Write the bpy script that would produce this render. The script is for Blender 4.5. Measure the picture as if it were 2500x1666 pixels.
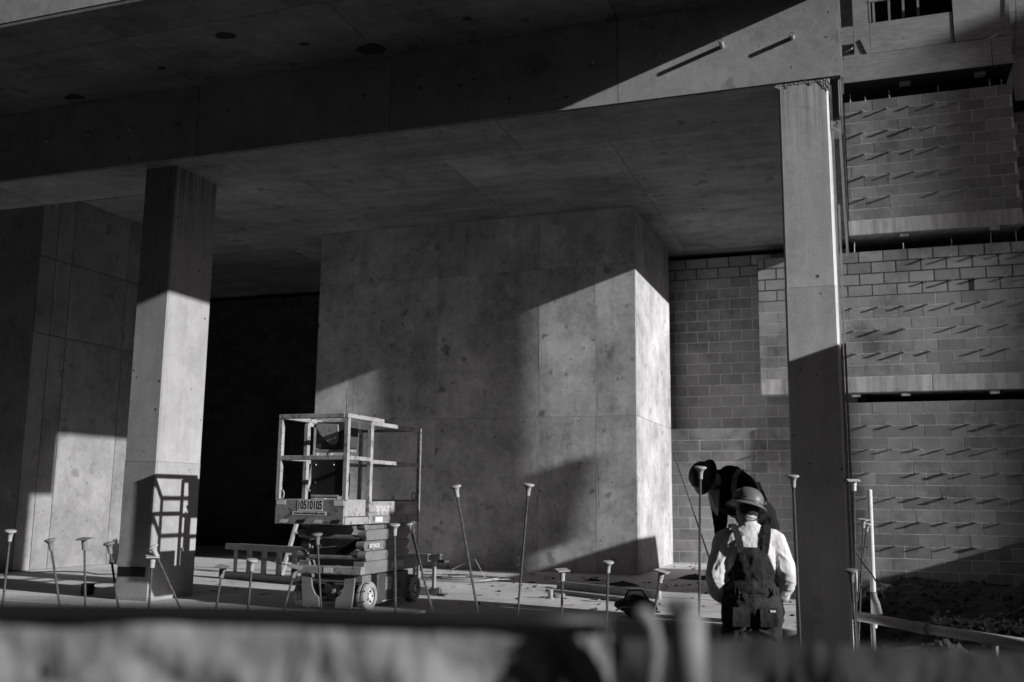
import bpy, bmesh, math, random
from mathutils import Vector, Matrix, Euler
random.seed(7)
for o in list(bpy.data.objects): bpy.data.objects.remove(o)
SC = bpy.context.scene
COL = SC.collection
R = math.radians

# ------------------------------------------------------------------ camera
# World: X along the facade (right +), Y into the building, Z up, slab top = 0.
F_PX, PITCH, ROLL, YAW, CAMZ = 2389.79, R(9.16086), R(.59956), R(19.54237), 1.121
def _cam():
    fw = Vector((-math.sin(YAW)*math.cos(PITCH), math.cos(YAW)*math.cos(PITCH), math.sin(PITCH)))
    r = Vector((math.cos(YAW), math.sin(YAW), 0)); u = r.cross(fw)
    return r*math.cos(ROLL)+u*math.sin(ROLL), u*math.cos(ROLL)-r*math.sin(ROLL), fw
CR, CU, CF = _cam()
CAMP = Vector((0, 0, CAMZ))
cam = bpy.data.cameras.new('camera'); camo = bpy.data.objects.new('camera', cam); COL.objects.link(camo)
m = Matrix((CR, CU, -CF)).transposed().to_4x4(); m.translation = CAMP
camo.matrix_world = m
cam.sensor_width = 36; cam.lens = F_PX/2500*36; cam.clip_start = .05; cam.clip_end = 2000
cam.dof.use_dof = True; cam.dof.focus_distance = 9.6; cam.dof.aperture_fstop = 1.7
SC.camera = camo

# ------------------------------------------------------------------ sky, sun, exposure
SUN = Vector((1, -.20, .322)).normalized()
w = bpy.data.worlds.new('World'); SC.world = w; w.use_nodes = True
nt = w.node_tree; nt.nodes.clear()
sky = nt.nodes.new('ShaderNodeTexSky'); sky.sky_type = 'NISHITA'; sky.sun_disc = False
sky.sun_elevation = math.asin(SUN.z); sky.sun_rotation = math.atan2(SUN.x, SUN.y)
bw = nt.nodes.new('ShaderNodeSeparateColor')   # black and white through a red filter, as the photograph's hard contrast suggests
tint = nt.nodes.new('ShaderNodeMix'); tint.data_type = 'RGBA'; tint.blend_type = 'MULTIPLY'
tint.inputs[0].default_value = 1; tint.inputs[7].default_value = (1, .87, .90, 1)
bg = nt.nodes.new('ShaderNodeBackground'); bg.inputs[1].default_value = .05
wo = nt.nodes.new('ShaderNodeOutputWorld')
nt.links.new(sky.outputs[0], bw.inputs[0]); nt.links.new(bw.outputs[0], tint.inputs[6])
nt.links.new(tint.outputs[2], bg.inputs[0]); nt.links.new(bg.outputs[0], wo.inputs[0])
sl = bpy.data.lights.new('sun', 'SUN'); sl.energy = 5.0; sl.angle = R(.53); sl.color = (1, 1, .995)
so = bpy.data.objects.new('sun', sl); COL.objects.link(so)
so.rotation_euler = SUN.to_track_quat('Z', 'Y').to_euler(); so.location = (20, -4, 10)
SC.view_settings.view_transform = 'Standard'; SC.view_settings.look = 'None'
SC.view_settings.gamma = 1; SC.view_settings.exposure = .12; SC.view_settings.use_curve_mapping = False
SC.render.engine = 'CYCLES'
SC.cycles.use_denoising = True
SC.cycles.max_bounces = 8; SC.cycles.diffuse_bounces = 4

# ------------------------------------------------------------------ pixel helpers (photo is 2500 x 1666)
def ray(x, y): return CF + CR*((x-1250)/F_PX) - CU*((y-833)/F_PX)
def onY(x, y, Y): d = ray(x, y); return CAMP + d*(Y/d.y)
def onX(x, y, X): d = ray(x, y); return CAMP + d*(X/d.x)
def onZ(x, y, Z): d = ray(x, y); return CAMP + d*((Z-CAMZ)/d.z)
def atD(x, y, D): return CAMP + ray(x, y)*D
S8 = .80

# ------------------------------------------------------------------ materials
def gcol(v): return (v, v*.985, v*.99, 1)
class NT:
    def __init__(s, name):
        s.m = bpy.data.materials.new(name); s.m.use_nodes = True
        s.t = s.m.node_tree; s.t.nodes.clear()
        s.out = s.n('ShaderNodeOutputMaterial'); s.b = s.n('ShaderNodeBsdfPrincipled')
        s.l(s.b.outputs[0], s.out.inputs[0])
    def n(s, k, **kw):
        x = s.t.nodes.new(k)
        for a, v in kw.items(): setattr(x, a, v)
        return x
    def l(s, a, b): s.t.links.new(a, b)
    def coords(s, scale=(1, 1, 1), rnd=True):
        tc = s.n('ShaderNodeTexCoord'); mp = s.n('ShaderNodeMapping'); mp.inputs['Scale'].default_value = scale
        if rnd:
            oi = s.n('ShaderNodeObjectInfo'); mu = s.n('ShaderNodeMath', operation='MULTIPLY'); mu.inputs[1].default_value = 37.
            s.l(oi.outputs['Random'], mu.inputs[0]); ad = s.n('ShaderNodeVectorMath', operation='ADD')
            s.l(tc.outputs['Object'], ad.inputs[0]); s.l(mu.outputs[0], ad.inputs[1]); s.l(ad.outputs[0], mp.inputs[0])
        else: s.l(tc.outputs['Object'], mp.inputs[0])
        return mp.outputs[0]
    def noise(s, co, scale, detail=4, rough=.6, lo=.35, hi=.65):
        x = s.n('ShaderNodeTexNoise'); x.inputs['Scale'].default_value = scale
        x.inputs['Detail'].default_value = detail; x.inputs['Roughness'].default_value = rough
        s.l(co, x.inputs['Vector']); r = s.n('ShaderNodeMapRange'); r.inputs[1].default_value = lo; r.inputs[2].default_value = hi
        s.l(x.outputs[0], r.inputs[0]); return r.outputs[0]
    def math(s, op, a, b):
        x = s.n('ShaderNodeMath', operation=op)
        for i, v in ((0, a), (1, b)):
            if isinstance(v, (int, float)): x.inputs[i].default_value = v
            else: s.l(v, x.inputs[i])
        return x.outputs[0]
    def ramp(s, f, a, b):
        r = s.n('ShaderNodeMapRange'); s.l(f, r.inputs[0]); r.inputs[3].default_value = a; r.inputs[4].default_value = b
        return r.outputs[0]
    def grey(s, v):
        c = s.n('ShaderNodeCombineColor'); s.l(v, c.inputs[0]); s.l(s.math('MULTIPLY', v, .985), c.inputs[1]); s.l(s.math('MULTIPLY', v, .99), c.inputs[2])
        s.l(c.outputs[0], s.b.inputs['Base Color'])
    def bump(s, h, st=.3, d=.01):
        x = s.n('ShaderNodeBump'); x.inputs['Strength'].default_value = st; x.inputs['Distance'].default_value = d
        s.l(h, x.inputs['Height']); s.l(x.outputs[0], s.b.inputs['Normal'])

def concrete(name, base=.34, streak=.2, spots=0., pores=.6, blot=.5, rough=.85, rnd=True, along=(1, 1, .07), drip=None, pits=None, ovar=0.):
    k = NT(name); co = k.coords(rnd=rnd); st = k.coords(along, rnd)
    warp = k.n('ShaderNodeTexNoise'); warp.inputs['Scale'].default_value = 5; warp.inputs['Detail'].default_value = 4; k.l(co, warp.inputs['Vector'])
    ws = k.n('ShaderNodeVectorMath', operation='SCALE'); ws.inputs['Scale'].default_value = .35; k.l(warp.outputs['Color'], ws.inputs[0])
    wa = k.n('ShaderNodeVectorMath', operation='ADD'); k.l(co, wa.inputs[0]); k.l(ws.outputs[0], wa.inputs[1]); wc = wa.outputs[0]
    big = k.noise(co, .8, 6, .68, .32, .68); mid = k.noise(wc, 2.6, 8, .72, .32, .68); sml = k.noise(wc, 11, 6, .7, .32, .68); fine = k.noise(co, 60, 3, .6, .3, .7)
    sv = k.noise(st, 5, 5, .7, .38, .72)
    v = k.math('ADD', k.ramp(big, 1-.26*blot, 1+.20*blot), k.ramp(mid, -.20*blot, .17*blot))
    v = k.math('ADD', v, k.ramp(sml, -.10*blot, .09*blot))
    v = k.math('ADD', v, k.ramp(fine, -.05, .05)); v = k.math('ADD', v, k.ramp(sv, .22*streak, -.5*streak))
    vo = k.n('ShaderNodeTexVoronoi'); vo.inputs['Scale'].default_value = 8; k.l(co, vo.inputs['Vector'])        # air holes
    wn = k.n('ShaderNodeTexWhiteNoise'); k.l(vo.outputs['Color'], wn.inputs['Vector'])
    hole = k.math('MULTIPLY', k.math('LESS_THAN', vo.outputs['Distance'], k.math('MULTIPLY', k.math('POWER', wn.outputs[0], 2.5), .15)), pores)
    v = k.math('MULTIPLY', v, k.math('SUBTRACT', 1, k.math('MULTIPLY', hole, .75)))
    if spots:
        vs = k.n('ShaderNodeTexVoronoi'); vs.inputs['Scale'].default_value = 4.2; k.l(wc, vs.inputs['Vector'])     # oil and water stains
        w2 = k.n('ShaderNodeTexWhiteNoise'); k.l(vs.outputs['Color'], w2.inputs['Vector'])
        cl = k.noise(co, .8, 3, .6, .36, .52)
        edge = k.math('SUBTRACT', k.math('MULTIPLY', k.math('POWER', w2.outputs[0], 4.), .42), vs.outputs['Distance'])
        er = k.n('ShaderNodeMapRange'); k.l(edge, er.inputs[0]); er.inputs[1].default_value = -.02; er.inputs[2].default_value = .10
        v = k.math('MULTIPLY', v, k.math('SUBTRACT', 1, k.math('MULTIPLY', k.math('MULTIPLY', er.outputs[0], cl), spots*.5)))
        bl = k.noise(wc, 1.3, 9, .74, .54, .70); v = k.math('MULTIPLY', v, k.math('SUBTRACT', 1, k.math('MULTIPLY', bl, spots*.55)))
        dr = k.noise(k.coords((1, 1, .13), rnd), 2.6, 7, .75, .56, .78); v = k.math('MULTIPLY', v, k.math('SUBTRACT', 1, k.math('MULTIPLY', dr, spots*.42)))
    tc = k.n('ShaderNodeTexCoord'); sx = k.n('ShaderNodeSeparateXYZ'); k.l(tc.outputs['Object'], sx.inputs[0])
    if drip:                                                                                                   # dark runs below the head
        ds = k.noise(k.coords((1, 1, .02), rnd), 26, 4, .7, .42, .6); zr_ = k.n('ShaderNodeMapRange'); k.l(sx.outputs[2], zr_.inputs[0]); zr_.inputs[1].default_value = drip[0]; zr_.inputs[2].default_value = drip[1]
        v = k.math('MULTIPLY', v, k.math('SUBTRACT', 1, k.math('MULTIPLY', k.math('MULTIPLY', ds, zr_.outputs[0]), .6)))
    pit = None
    if pits:                                                                                                   # rock pockets along one edge
        vp = k.n('ShaderNodeTexVoronoi'); vp.inputs['Scale'].default_value = 55; k.l(wc, vp.inputs['Vector'])
        pm = k.noise(co, 5, 5, .7, .5, .58); xr_ = k.n('ShaderNodeMapRange'); k.l(sx.outputs[0], xr_.inputs[0]); xr_.inputs[1].default_value = pits[0]+.13; xr_.inputs[2].default_value = pits[0]
        zz = k.n('ShaderNodeMapRange'); k.l(sx.outputs[2], zz.inputs[0]); zz.inputs[1].default_value = pits[1]+.8; zz.inputs[2].default_value = pits[1]
        pit = k.math('MULTIPLY', k.math('MULTIPLY', k.math('LESS_THAN', vp.outputs['Distance'], .34), k.math('GREATER_THAN', k.math('MULTIPLY', pm, xr_.outputs[0]), .3)), zz.outputs[0])
        v = k.math('MULTIPLY', v, k.math('SUBTRACT', 1, k.math('MULTIPLY', pit, .8)))
    if ovar: v = k.math('MULTIPLY', v, k.ramp(k.n('ShaderNodeObjectInfo').outputs['Random'], 1-ovar, 1+ovar))
    v = k.math('MULTIPLY', k.math('MAXIMUM', v, .12), base)
    k.grey(v); k.b.inputs['Roughness'].default_value = rough; k.b.inputs['Specular IOR Level'].default_value = .3
    h = k.math('SUBTRACT', k.math('ADD', k.math('MULTIPLY', fine, .2), k.math('ADD', k.math('MULTIPLY', mid, .5), k.math('MULTIPLY', sml, .35))), k.math('MULTIPLY', hole, 1.2))
    if pit: h = k.math('SUBTRACT', h, k.math('MULTIPLY', pit, 2))
    k.bump(h, .16, .008)
    return k.m
def plain(name, v, rough=.6, metal=0., var=.2, scale=8, bump=.15, rnd=True, stretch=(1, 1, 1), spec=.4):
    k = NT(name); co = k.coords(stretch, rnd)
    a = k.noise(co, scale, 5, .65, .3, .7); f = k.noise(co, scale*9, 3, .6, .3, .7)
    k.grey(k.math('MULTIPLY', k.math('ADD', k.ramp(a, 1-var, 1+var*.6), k.ramp(f, -var*.3, var*.3)), v))
    k.b.inputs['Roughness'].default_value = rough; k.b.inputs['Metallic'].default_value = metal; k.b.inputs['Specular IOR Level'].default_value = spec
    if bump: k.bump(k.math('ADD', a, k.math('MULTIPLY', f, .4)), bump, .01)
    return k.m
def worn(name, v, chip, amount=.45, rough=.5):
    """Paint with scuffs and chips of a second tone."""
    k = NT(name); co = k.coords()
    a = k.noise(co, 14, 8, .75, .5-.12*amount, .62); b = k.noise(co, 3, 3, .6, .3, .7); c = k.noise(co, 60, 4, .7, .35, .65)
    msk = k.math('MULTIPLY', k.math('GREATER_THAN', k.math('ADD', a, k.math('MULTIPLY', c, .5)), 1.25-.35*amount), 1)
    mx = k.n('ShaderNodeMix'); k.l(msk, mx.inputs[0]); k.l(k.math('MULTIPLY', k.ramp(b, .75, 1.15), v), mx.inputs[2]); mx.inputs[3].default_value = chip
    k.grey(mx.outputs[0]); k.b.inputs['Roughness'].default_value = rough
    k.bump(k.math('ADD', c, a), .12, .004)
    return k.m
def block_mat(name, base, patch=.5):
    k = NT(name); oi = k.n('ShaderNodeObjectInfo'); co = k.coords()
    r = k.ramp(k.math('POWER', oi.outputs['Random'], 2.5), 1.06, .74)
    a = k.noise(co, 3.2, 5, .65, .3, .7); f = k.noise(co, 70, 3, .7, .3, .7)
    ge = k.n('ShaderNodeNewGeometry'); wet = k.noise(ge.outputs['Position'], .9, 7, .7, .50, .68); run = k.n('ShaderNodeMapping'); run.inputs['Scale'].default_value = (1, 1, .15)
    k.l(ge.outputs['Position'], run.inputs[0]); rn = k.noise(run.outputs[0], 5, 5, .7, .55, .75)
    v = k.math('MULTIPLY', r, k.math('ADD', k.ramp(a, .82, 1.12), k.ramp(f, -.12, .12)))
    v = k.math('MULTIPLY', v, k.math('SUBTRACT', 1, k.math('MULTIPLY', wet, patch))); v = k.math('MULTIPLY', v, k.math('ADD', 1, k.math('MULTIPLY', rn, .25*patch)))
    k.grey(k.math('MULTIPLY', v, base)); k.b.inputs['Roughness'].default_value = .95; k.b.inputs['Specular IOR Level'].default_value = .15
    k.bump(f, .45, .006); return k.m
def plywood(name, base):
    k = NT(name); co = k.coords((.35, 1, 3.)); c2 = k.coords()
    wv = k.n('ShaderNodeTexNoise'); wv.inputs['Scale'].default_value = 5; wv.inputs['Detail'].default_value = 6; wv.inputs['Distortion'].default_value = 2.5
    k.l(co, wv.inputs['Vector']); a = k.ramp(wv.outputs[0], .45, 1.5)
    b = k.noise(c2, 2.2, 5, .7, .3, .7); vo = k.n('ShaderNodeTexVoronoi'); vo.inputs['Scale'].default_value = 3.1; k.l(c2, vo.inputs['Vector'])
    kn = k.math('LESS_THAN', vo.outputs['Distance'], .075)
    v = k.math('MULTIPLY', k.math('MULTIPLY', a, k.ramp(b, .85, 1.1)), k.math('SUBTRACT', 1, k.math('MULTIPLY', kn, .45)))
    k.grey(k.math('MULTIPLY', v, base)); k.b.inputs['Roughness'].default_value = .8; k.bump(wv.outputs[0], .15, .004); return k.m
def fabric(name, v, rough=.9, wr=.5, scale=9, var=.12, sheen=0., stretch=(1, 1, .45)):
    k = NT(name); co = k.coords(stretch, False); c2 = k.coords(rnd=False)
    n1 = k.n('ShaderNodeTexNoise'); n1.inputs['Scale'].default_value = scale; n1.inputs['Detail'].default_value = 3; n1.inputs['Distortion'].default_value = 1.2
    k.l(co, n1.inputs['Vector']); f = k.noise(c2, 240, 2, .5, .3, .7); b = k.noise(c2, 6, 4, .6, .3, .7)
    k.grey(k.math('MULTIPLY', k.math('ADD', k.ramp(b, 1-var, 1+var), k.ramp(f, -.05, .05)), v))
    k.b.inputs['Roughness'].default_value = rough; k.b.inputs['Specular IOR Level'].default_value = .15
    k.bump(n1.outputs[0], wr, .05); return k.m

M = {}
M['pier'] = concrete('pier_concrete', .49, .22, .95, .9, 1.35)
M['col'] = concrete('column_concrete', .335, .30, .1, 1., .6, drip=(3.9, 4.9), pits=(-.224, 2.6))
M['colr'] = concrete('column_concrete_b', .62, .28, .25, 1., .6, drip=(4.0, 5.2))
M['beam'] = concrete('beam_concrete', .39, .08, .6, .9, .9)
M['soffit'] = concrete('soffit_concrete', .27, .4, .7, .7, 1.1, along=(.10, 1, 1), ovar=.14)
M['overhang'] = concrete('overhang_concrete_shaded', .19, .4, .9, .7, 1.2, along=(.10, 1, 1), ovar=.12)  # soffit concrete with stains, toned darker to carry the overhang's shade
M['slabband'] = concrete('slab_edge_concrete', .52, 1.0, .4, .5, .6)
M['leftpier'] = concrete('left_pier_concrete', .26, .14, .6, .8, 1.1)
M['floor'] = concrete('floor_concrete', .62, .2, .55, .3, .8, .75, along=(.12, 1, 1))
M['mortar'] = plain('mortar', .72, .95, var=.3, scale=14, bump=.5)
M['mortar_dark'] = plain('mortar_raked', .06, .95, var=.4, scale=14, bump=.5)
M['block'] = block_mat('block_face', .305)
M['block_d'] = block_mat('block_face_shaded', .11)  # darker copy of the block; the hall's shade is put into its tone
M['block_l'] = block_mat('block_face_light', .36)
M['ply'] = plywood('plywood', .34)
M['wood'] = plain('timber', .36, .8, var=.3, scale=4, bump=.3, stretch=(6, 6, .5))
M['wood2'] = plain('timber_flat', .34, .85, var=.35, scale=4, bump=.3, stretch=(.4, 6, 6))
M['rebar'] = plain('rebar_rust', .10, .8, .2, .45, 30, .3)
M['wire'] = plain('galvanised_wire', .45, .5, .5, .2, 30, 0)
M['cap'] = plain('cap_plastic', .40, .55, var=.2, scale=20, bump=.1)
M['capd'] = plain('cap_plastic_dirty', .20, .65, var=.35, scale=20, bump=.1)
M['white'] = plain('white_pvc', .72, .4, var=.12, scale=10, bump=.05)
M['dirt'] = plain('dirt', .045, 1, var=.5, scale=3, bump=.9, rnd=False)
M['gravel'] = block_mat('gravel_stone', .36, .2)
M['black'] = plain('black_plastic', .012, .5, var=.2, scale=10, bump=.05)
M['rubber'] = plain('grey_rubber', .28, .85, var=.3, scale=10, bump=.2)
M['rim'] = worn('wheel_rim', .55, .22, .35, .5)
M['liftgrey'] = worn('lift_paint', .27, .08, .75, .5)
M['liftrail'] = worn('rail_paint', .36, .14, .75, .45)
M['liftblue'] = worn('lift_arm_paint', .19, .24, .35, .45)
M['liftdark'] = worn('lift_dark_paint', .05, .14, .35, .55)
M['decal'] = plain('decal_white', .62, .5, var=.15, scale=12, bump=0)
M['decald'] = plain('decal_dark', .02, .5, var=.1, scale=12, bump=0)
M['steel'] = plain('dull_steel', .32, .45, .6, .3, 12, .1)
M['alu'] = plain('ladder_metal', .38, .45, .5, .25, 10, .1)
M['dark'] = plain('void_shade', .03, .95, var=.3, scale=4, bump=.2)  # near black, so the shade of voids and hall is in the colour
M['asphalt'] = plain('added_far_wall', .22, .9, var=.2, scale=.6, bump=.1)

# ------------------------------------------------------------------ mesh helpers
class MB:
    def __init__(s): s.v = []; s.f = []
    def add(s, v, f):
        b = len(s.v); s.v += [Vector(p) for p in v]; s.f += [tuple(i+b for i in q) for q in f]; return s
    def box(s, x0, y0, z0, x1, y1, z1):
        return s.add([(x0,y0,z0),(x1,y0,z0),(x1,y1,z0),(x0,y1,z0),(x0,y0,z1),(x1,y0,z1),(x1,y1,z1),(x0,y1,z1)],
                     [(3,2,1,0),(4,5,6,7),(0,1,5,4),(1,2,6,5),(2,3,7,6),(3,0,4,7)])
    def beam(s, a, b, w, h, up=(0, 0, 1)):
        """Rectangular bar from a to b, w across, h along up."""
        a, b = Vector(a), Vector(b); d = (b-a).normalized(); up = Vector(up)
        x = d.cross(up)
        if x.length < 1e-4: x = d.cross(Vector((0, 1, 0)))
        x.normalize(); y = x.cross(d); x *= w/2; y *= h/2
        return s.add([a-x-y, a+x-y, a+x+y, a-x+y, b-x-y, b+x-y, b+x+y, b-x+y],
                     [(0,1,2,3),(7,6,5,4),(1,0,4,5),(2,1,5,6),(3,2,6,7),(0,3,7,4)])
    def tube(s, pts, r, n=8, cap=True, radii=None):
        pts = [Vector(p) for p in pts]; rings = []; prev = None
        for i, p in enumerate(pts):
            d = (pts[min(i+1, len(pts)-1)]-pts[max(i-1, 0)]).normalized()
            if prev is None:
                x = d.cross(Vector((0, 0, 1)));
                if x.length < 1e-3: x = Vector((1, 0, 0))
            else: x = prev - d*prev.dot(d)
            x.normalize(); prev = x; y = d.cross(x); rr = radii[i] if radii else r
            rings.append([p + x*rr*math.cos(2*math.pi*k/n) + y*rr*math.sin(2*math.pi*k/n) for k in range(n)])
        v = [q for rg in rings for q in rg]; f = []
        for i in range(len(pts)-1):
            for k in range(n): f.append((i*n+k, i*n+(k+1)%n, (i+1)*n+(k+1)%n, (i+1)*n+k))
        if cap: f.append(tuple(range(n-1, -1, -1))); f.append(tuple((len(pts)-1)*n+k for k in range(n)))
        return s.add(v, f)
    def lathe(s, prof, n=24, base=(0, 0, 0), mat=None, caps=True):
        """prof = [(r, z)...] around local z."""
        v = []; f = []
        for r, z in prof:
            for k in range(n): v.append(Vector((r*math.cos(2*math.pi*k/n), r*math.sin(2*math.pi*k/n), z)))
        for i in range(len(prof)-1):
            for k in range(n): f.append((i*n+k, i*n+(k+1)%n, (i+1)*n+(k+1)%n, (i+1)*n+k))
        if caps and prof[0][0] > 1e-5: f.append(tuple(range(n-1, -1, -1)))
        if caps and prof[-1][0] > 1e-5: f.append(tuple((len(prof)-1)*n+k for k in range(n)))
        if mat: v = [mat @ p for p in v]
        b = Vector(base); return s.add([p+b for p in v], f)
    def prism(s, poly, axis, a, b):
        """Extrude a 2D polygon along axis ('x','y','z') from a to b."""
        def mk(p, t): return {'x': (t, p[0], p[1]), 'y': (p[0], t, p[1]), 'z': (p[0], p[1], t)}[axis]
        n = len(poly); v = [mk(p, a) for p in poly]+[mk(p, b) for p in poly]
        f = [tuple(range(n)), tuple(range(2*n-1, n-1, -1))]+[((i+1) % n, i, n+i, n+(i+1) % n) for i in range(n)]
        return s.add(v, f)
    def mesh(s, name, off=None):
        me = bpy.data.meshes.new(name); v = s.v if off is None else [p-off for p in s.v]
        me.from_pydata([tuple(p) for p in v], [], s.f)
        bm = bmesh.new(); bm.from_mesh(me); bmesh.ops.recalc_face_normals(bm, faces=bm.faces); bm.to_mesh(me); bm.free()
        return me
def link(name, me, mat, parent=None, loc=(0, 0, 0), rot=(0, 0, 0), smooth=False, bevel=0, seg=1):
    o = bpy.data.objects.new(name, me); COL.objects.link(o); o.location = loc; o.rotation_euler = rot
    if mat is not None and not me.materials: me.materials.append(mat)
    if parent: o.parent = parent
    if smooth:
        for p in me.polygons: p.use_smooth = True
    if bevel:
        b = o.modifiers.new('bevel', 'BEVEL'); b.width = bevel; b.segments = seg; b.limit_method = 'ANGLE'; b.angle_limit = R(40)
    return o
def part(parent, name, mb, mat, smooth=False, bevel=0, seg=1):
    """A part whose geometry is given in the local frame of its thing."""
    return link(name, mb.mesh(name), mat, parent, smooth=smooth, bevel=bevel, seg=seg)
def tag(o, label=None, cat=None, group=None, kind=None):
    if label: o['label'] = label
    if cat: o['category'] = cat
    if group: o['group'] = group
    if kind: o['kind'] = kind
    return o
def thing(name, label, cat, loc=(0, 0, 0), rot=(0, 0, 0), group=None):
    o = bpy.data.objects.new(name, None); COL.objects.link(o); o.location = loc; o.rotation_euler = rot
    o.empty_display_size = .2
    return tag(o, label, cat, group)
def single(name, mb, mat, label, cat, loc=None, group=None, **kw):
    """A thing that is one mesh, its origin at loc (geometry given in world space)."""
    off = Vector(loc) if loc is not None else Vector((0, 0, 0))
    o = link(name, mb.mesh(name, off), mat, None, off, **kw); return tag(o, label, cat, group)
def struct(name, mb, mat, **kw):
    return tag(link(name, mb.mesh(name), mat, **kw), kind='structure')
def text(parent, body, mat, size, loc, rot, name='lettering', squeeze=1., bold=0.):
    cu = bpy.data.curves.new(name, 'FONT'); cu.body = body; cu.size = size; cu.align_x = 'CENTER'; cu.align_y = 'CENTER'; cu.offset = bold
    t = bpy.data.objects.new(name+'_tmp', cu); COL.objects.link(t); dg = bpy.context.evaluated_depsgraph_get()
    me = bpy.data.meshes.new_from_object(t.evaluated_get(dg)); bpy.data.objects.remove(t)
    for v in me.vertices: v.co.x *= squeeze
    me.materials.clear()
    return link(name, me, mat, parent, loc, rot)

# ================================================================== SETTING
def ground_h(x, y):
    h = -.62 + .03*math.sin(x*1.7+y*.9)*math.cos(y*1.3-x*.4)
    if x > -.4:                                                   # dirt rises behind the column towards the block wall
        t = max(0, min(1, (x+.4)/.5)); s = max(0, min(1, (y-9.2)/8.)); s = s*s*(3-2*s)
        h += t*s*.46
        h += t*.50*math.exp(-(((x-3.5)/1.15)**2+((y-15.9)/.9)**2))
        h += t*.22*math.exp(-(((x-.75)/.34)**2+((y-11.2)/.7)**2))
        h += t*.04*math.sin(x*5.1+y*2.3)*math.sin(y*4.3-x*1.1)*s
    return h
def axis(lo, hi, a, b, fine, n):
    r = [lo+(a-lo)*(1-(1-i/n)**.4) for i in range(n)] if False else []
    r = [a-(a-lo)*((n-i)/n)**2.5 for i in range(n)]; k = int((b-a)/fine); r += [a+(b-a)*i/k for i in range(k+1)]
    return r + [b+(hi-b)*((i+1)/n)**2.5 for i in range(n)]
xs = axis(-400, 400, -9, 7, .16, 10); ys = axis(-400, 400, 4, 18.5, .16, 10)
g = MB(); nx = len(xs)
g.add([(x, y, ground_h(x, y)+random.uniform(-.03, .03)*(1 if x < 6 and y > 5 else .2)) for y in ys for x in xs],
      [(j*nx+i, j*nx+i+1, (j+1)*nx+i+1, (j+1)*nx+i) for j in range(len(ys)-1) for i in range(nx-1)])
struct('ground', g, M['dirt'])
fl = MB().prism([(-18, 8.36), (-4.2, 8.36), (-4.2, 9.36), (-.13, 9.36), (-.13, 22), (-18, 22)], 'z', -.60, 0)
struct('floor', fl, M['floor'], bevel=.012)

# ---- concrete frame -------------------------------------------------
YB, YBR = 10.86*S8, 9.62          # beam face and back
ZB = 4.67*S8+CAMZ                 # beam underside
ZU = 5.725*S8+CAMZ                # underside of the slab overhang
ZC = 4.67+CAMZ                    # underside of the slab inside
YF = 8.61*S8                      # overhang edge
XE = -.015                        # right end of slab and beam

def panels(parent, xs, ys, z, mat, gap=.007, th=.03, facing='down', y=None):
    """Sheet imprints of the formwork, each with its own edges."""
    for i in range(len(xs)-1):
        for j in range(len(ys)-1):
            d = random.uniform(0, .002)
            if facing == 'down': mb = MB().box(xs[i]+gap/2, ys[j]+gap/2, z-d, xs[i+1]-gap/2, ys[j+1]-gap/2, z+th)
            elif facing == 'front': mb = MB().box(xs[i]+gap/2, y-d, ys[j]+gap/2, xs[i+1]-gap/2, y+th, ys[j+1]-gap/2)
            elif facing == 'right': mb = MB().box(y-th, xs[i]+gap/2, ys[j]+gap/2, y+d, xs[i+1]-gap/2, ys[j+1]-gap/2)
            c = sum(mb.v, Vector())/8
            link('formwork_panel', mb.mesh('formwork_panel', c), mat, parent, c)

sl_ = thing('floor_slab', 'concrete upper floor slab whose underside shows formwork sheet joints', 'slab', (-8, 14, ZC))
def loc_part(t, name, mb, mat, **kw):
    off = t.location; return link(name, mb.mesh(name, off), mat, t, **kw)
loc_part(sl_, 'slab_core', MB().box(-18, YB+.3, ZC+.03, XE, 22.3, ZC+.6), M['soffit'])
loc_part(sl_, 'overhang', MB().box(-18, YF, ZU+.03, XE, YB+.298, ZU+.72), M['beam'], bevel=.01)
sl_core = sl_
def pan(t, *a, **k):
    """panels() under a thing that is not at the origin."""
    before = set(COL.objects); panels(None, *a, **k)
    for o in set(COL.objects)-before: o.parent = t; o.location = o.location-t.location
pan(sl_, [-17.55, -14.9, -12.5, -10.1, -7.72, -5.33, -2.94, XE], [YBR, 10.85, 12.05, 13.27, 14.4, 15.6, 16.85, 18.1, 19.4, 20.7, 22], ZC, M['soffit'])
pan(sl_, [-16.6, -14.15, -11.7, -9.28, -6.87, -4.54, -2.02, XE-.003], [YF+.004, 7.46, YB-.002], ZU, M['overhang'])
rq = random.Random(17)
for px, py, s in ((551, 88, .10), (742, 108, .05), (905, 120, .16), (1142, 45, .05), (180, 236, .12), (395, 166, .05)):
    p = onZ(px, py, ZU); n = 11; ring_ = [(p.x+s*1.2*rq.uniform(.6, 1.1)*math.cos(k/n*6.283), p.y+s*.8*rq.uniform(.6, 1.1)*math.sin(k/n*6.283)) for k in range(n)]
    loc_part(sl_, 'form_pocket', MB().prism(ring_, 'z', ZU-.006, ZU+.02), M['dark'])
bm_ = thing('concrete_beam', 'deep concrete downstand beam carried by the two square columns', 'beam', (-8, YB, ZB))
loc_part(bm_, 'beam_core', MB().box(-18, YB+.03, ZB+.03, XE-.004, YBR, ZC+.028), M['beam'])
pan(bm_, [-16.6, -14.15, -11.7, -9.21, -6.87, -4.461, -2.035, XE], [ZB+.004, ZU+.028], 0, M['beam'], facing='front', y=YB)
pan(bm_, [-16.6, -13, -9.9, -6.6, -3.3, XE-.006], [YB+.012, YBR], ZB, M['soffit'])
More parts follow.
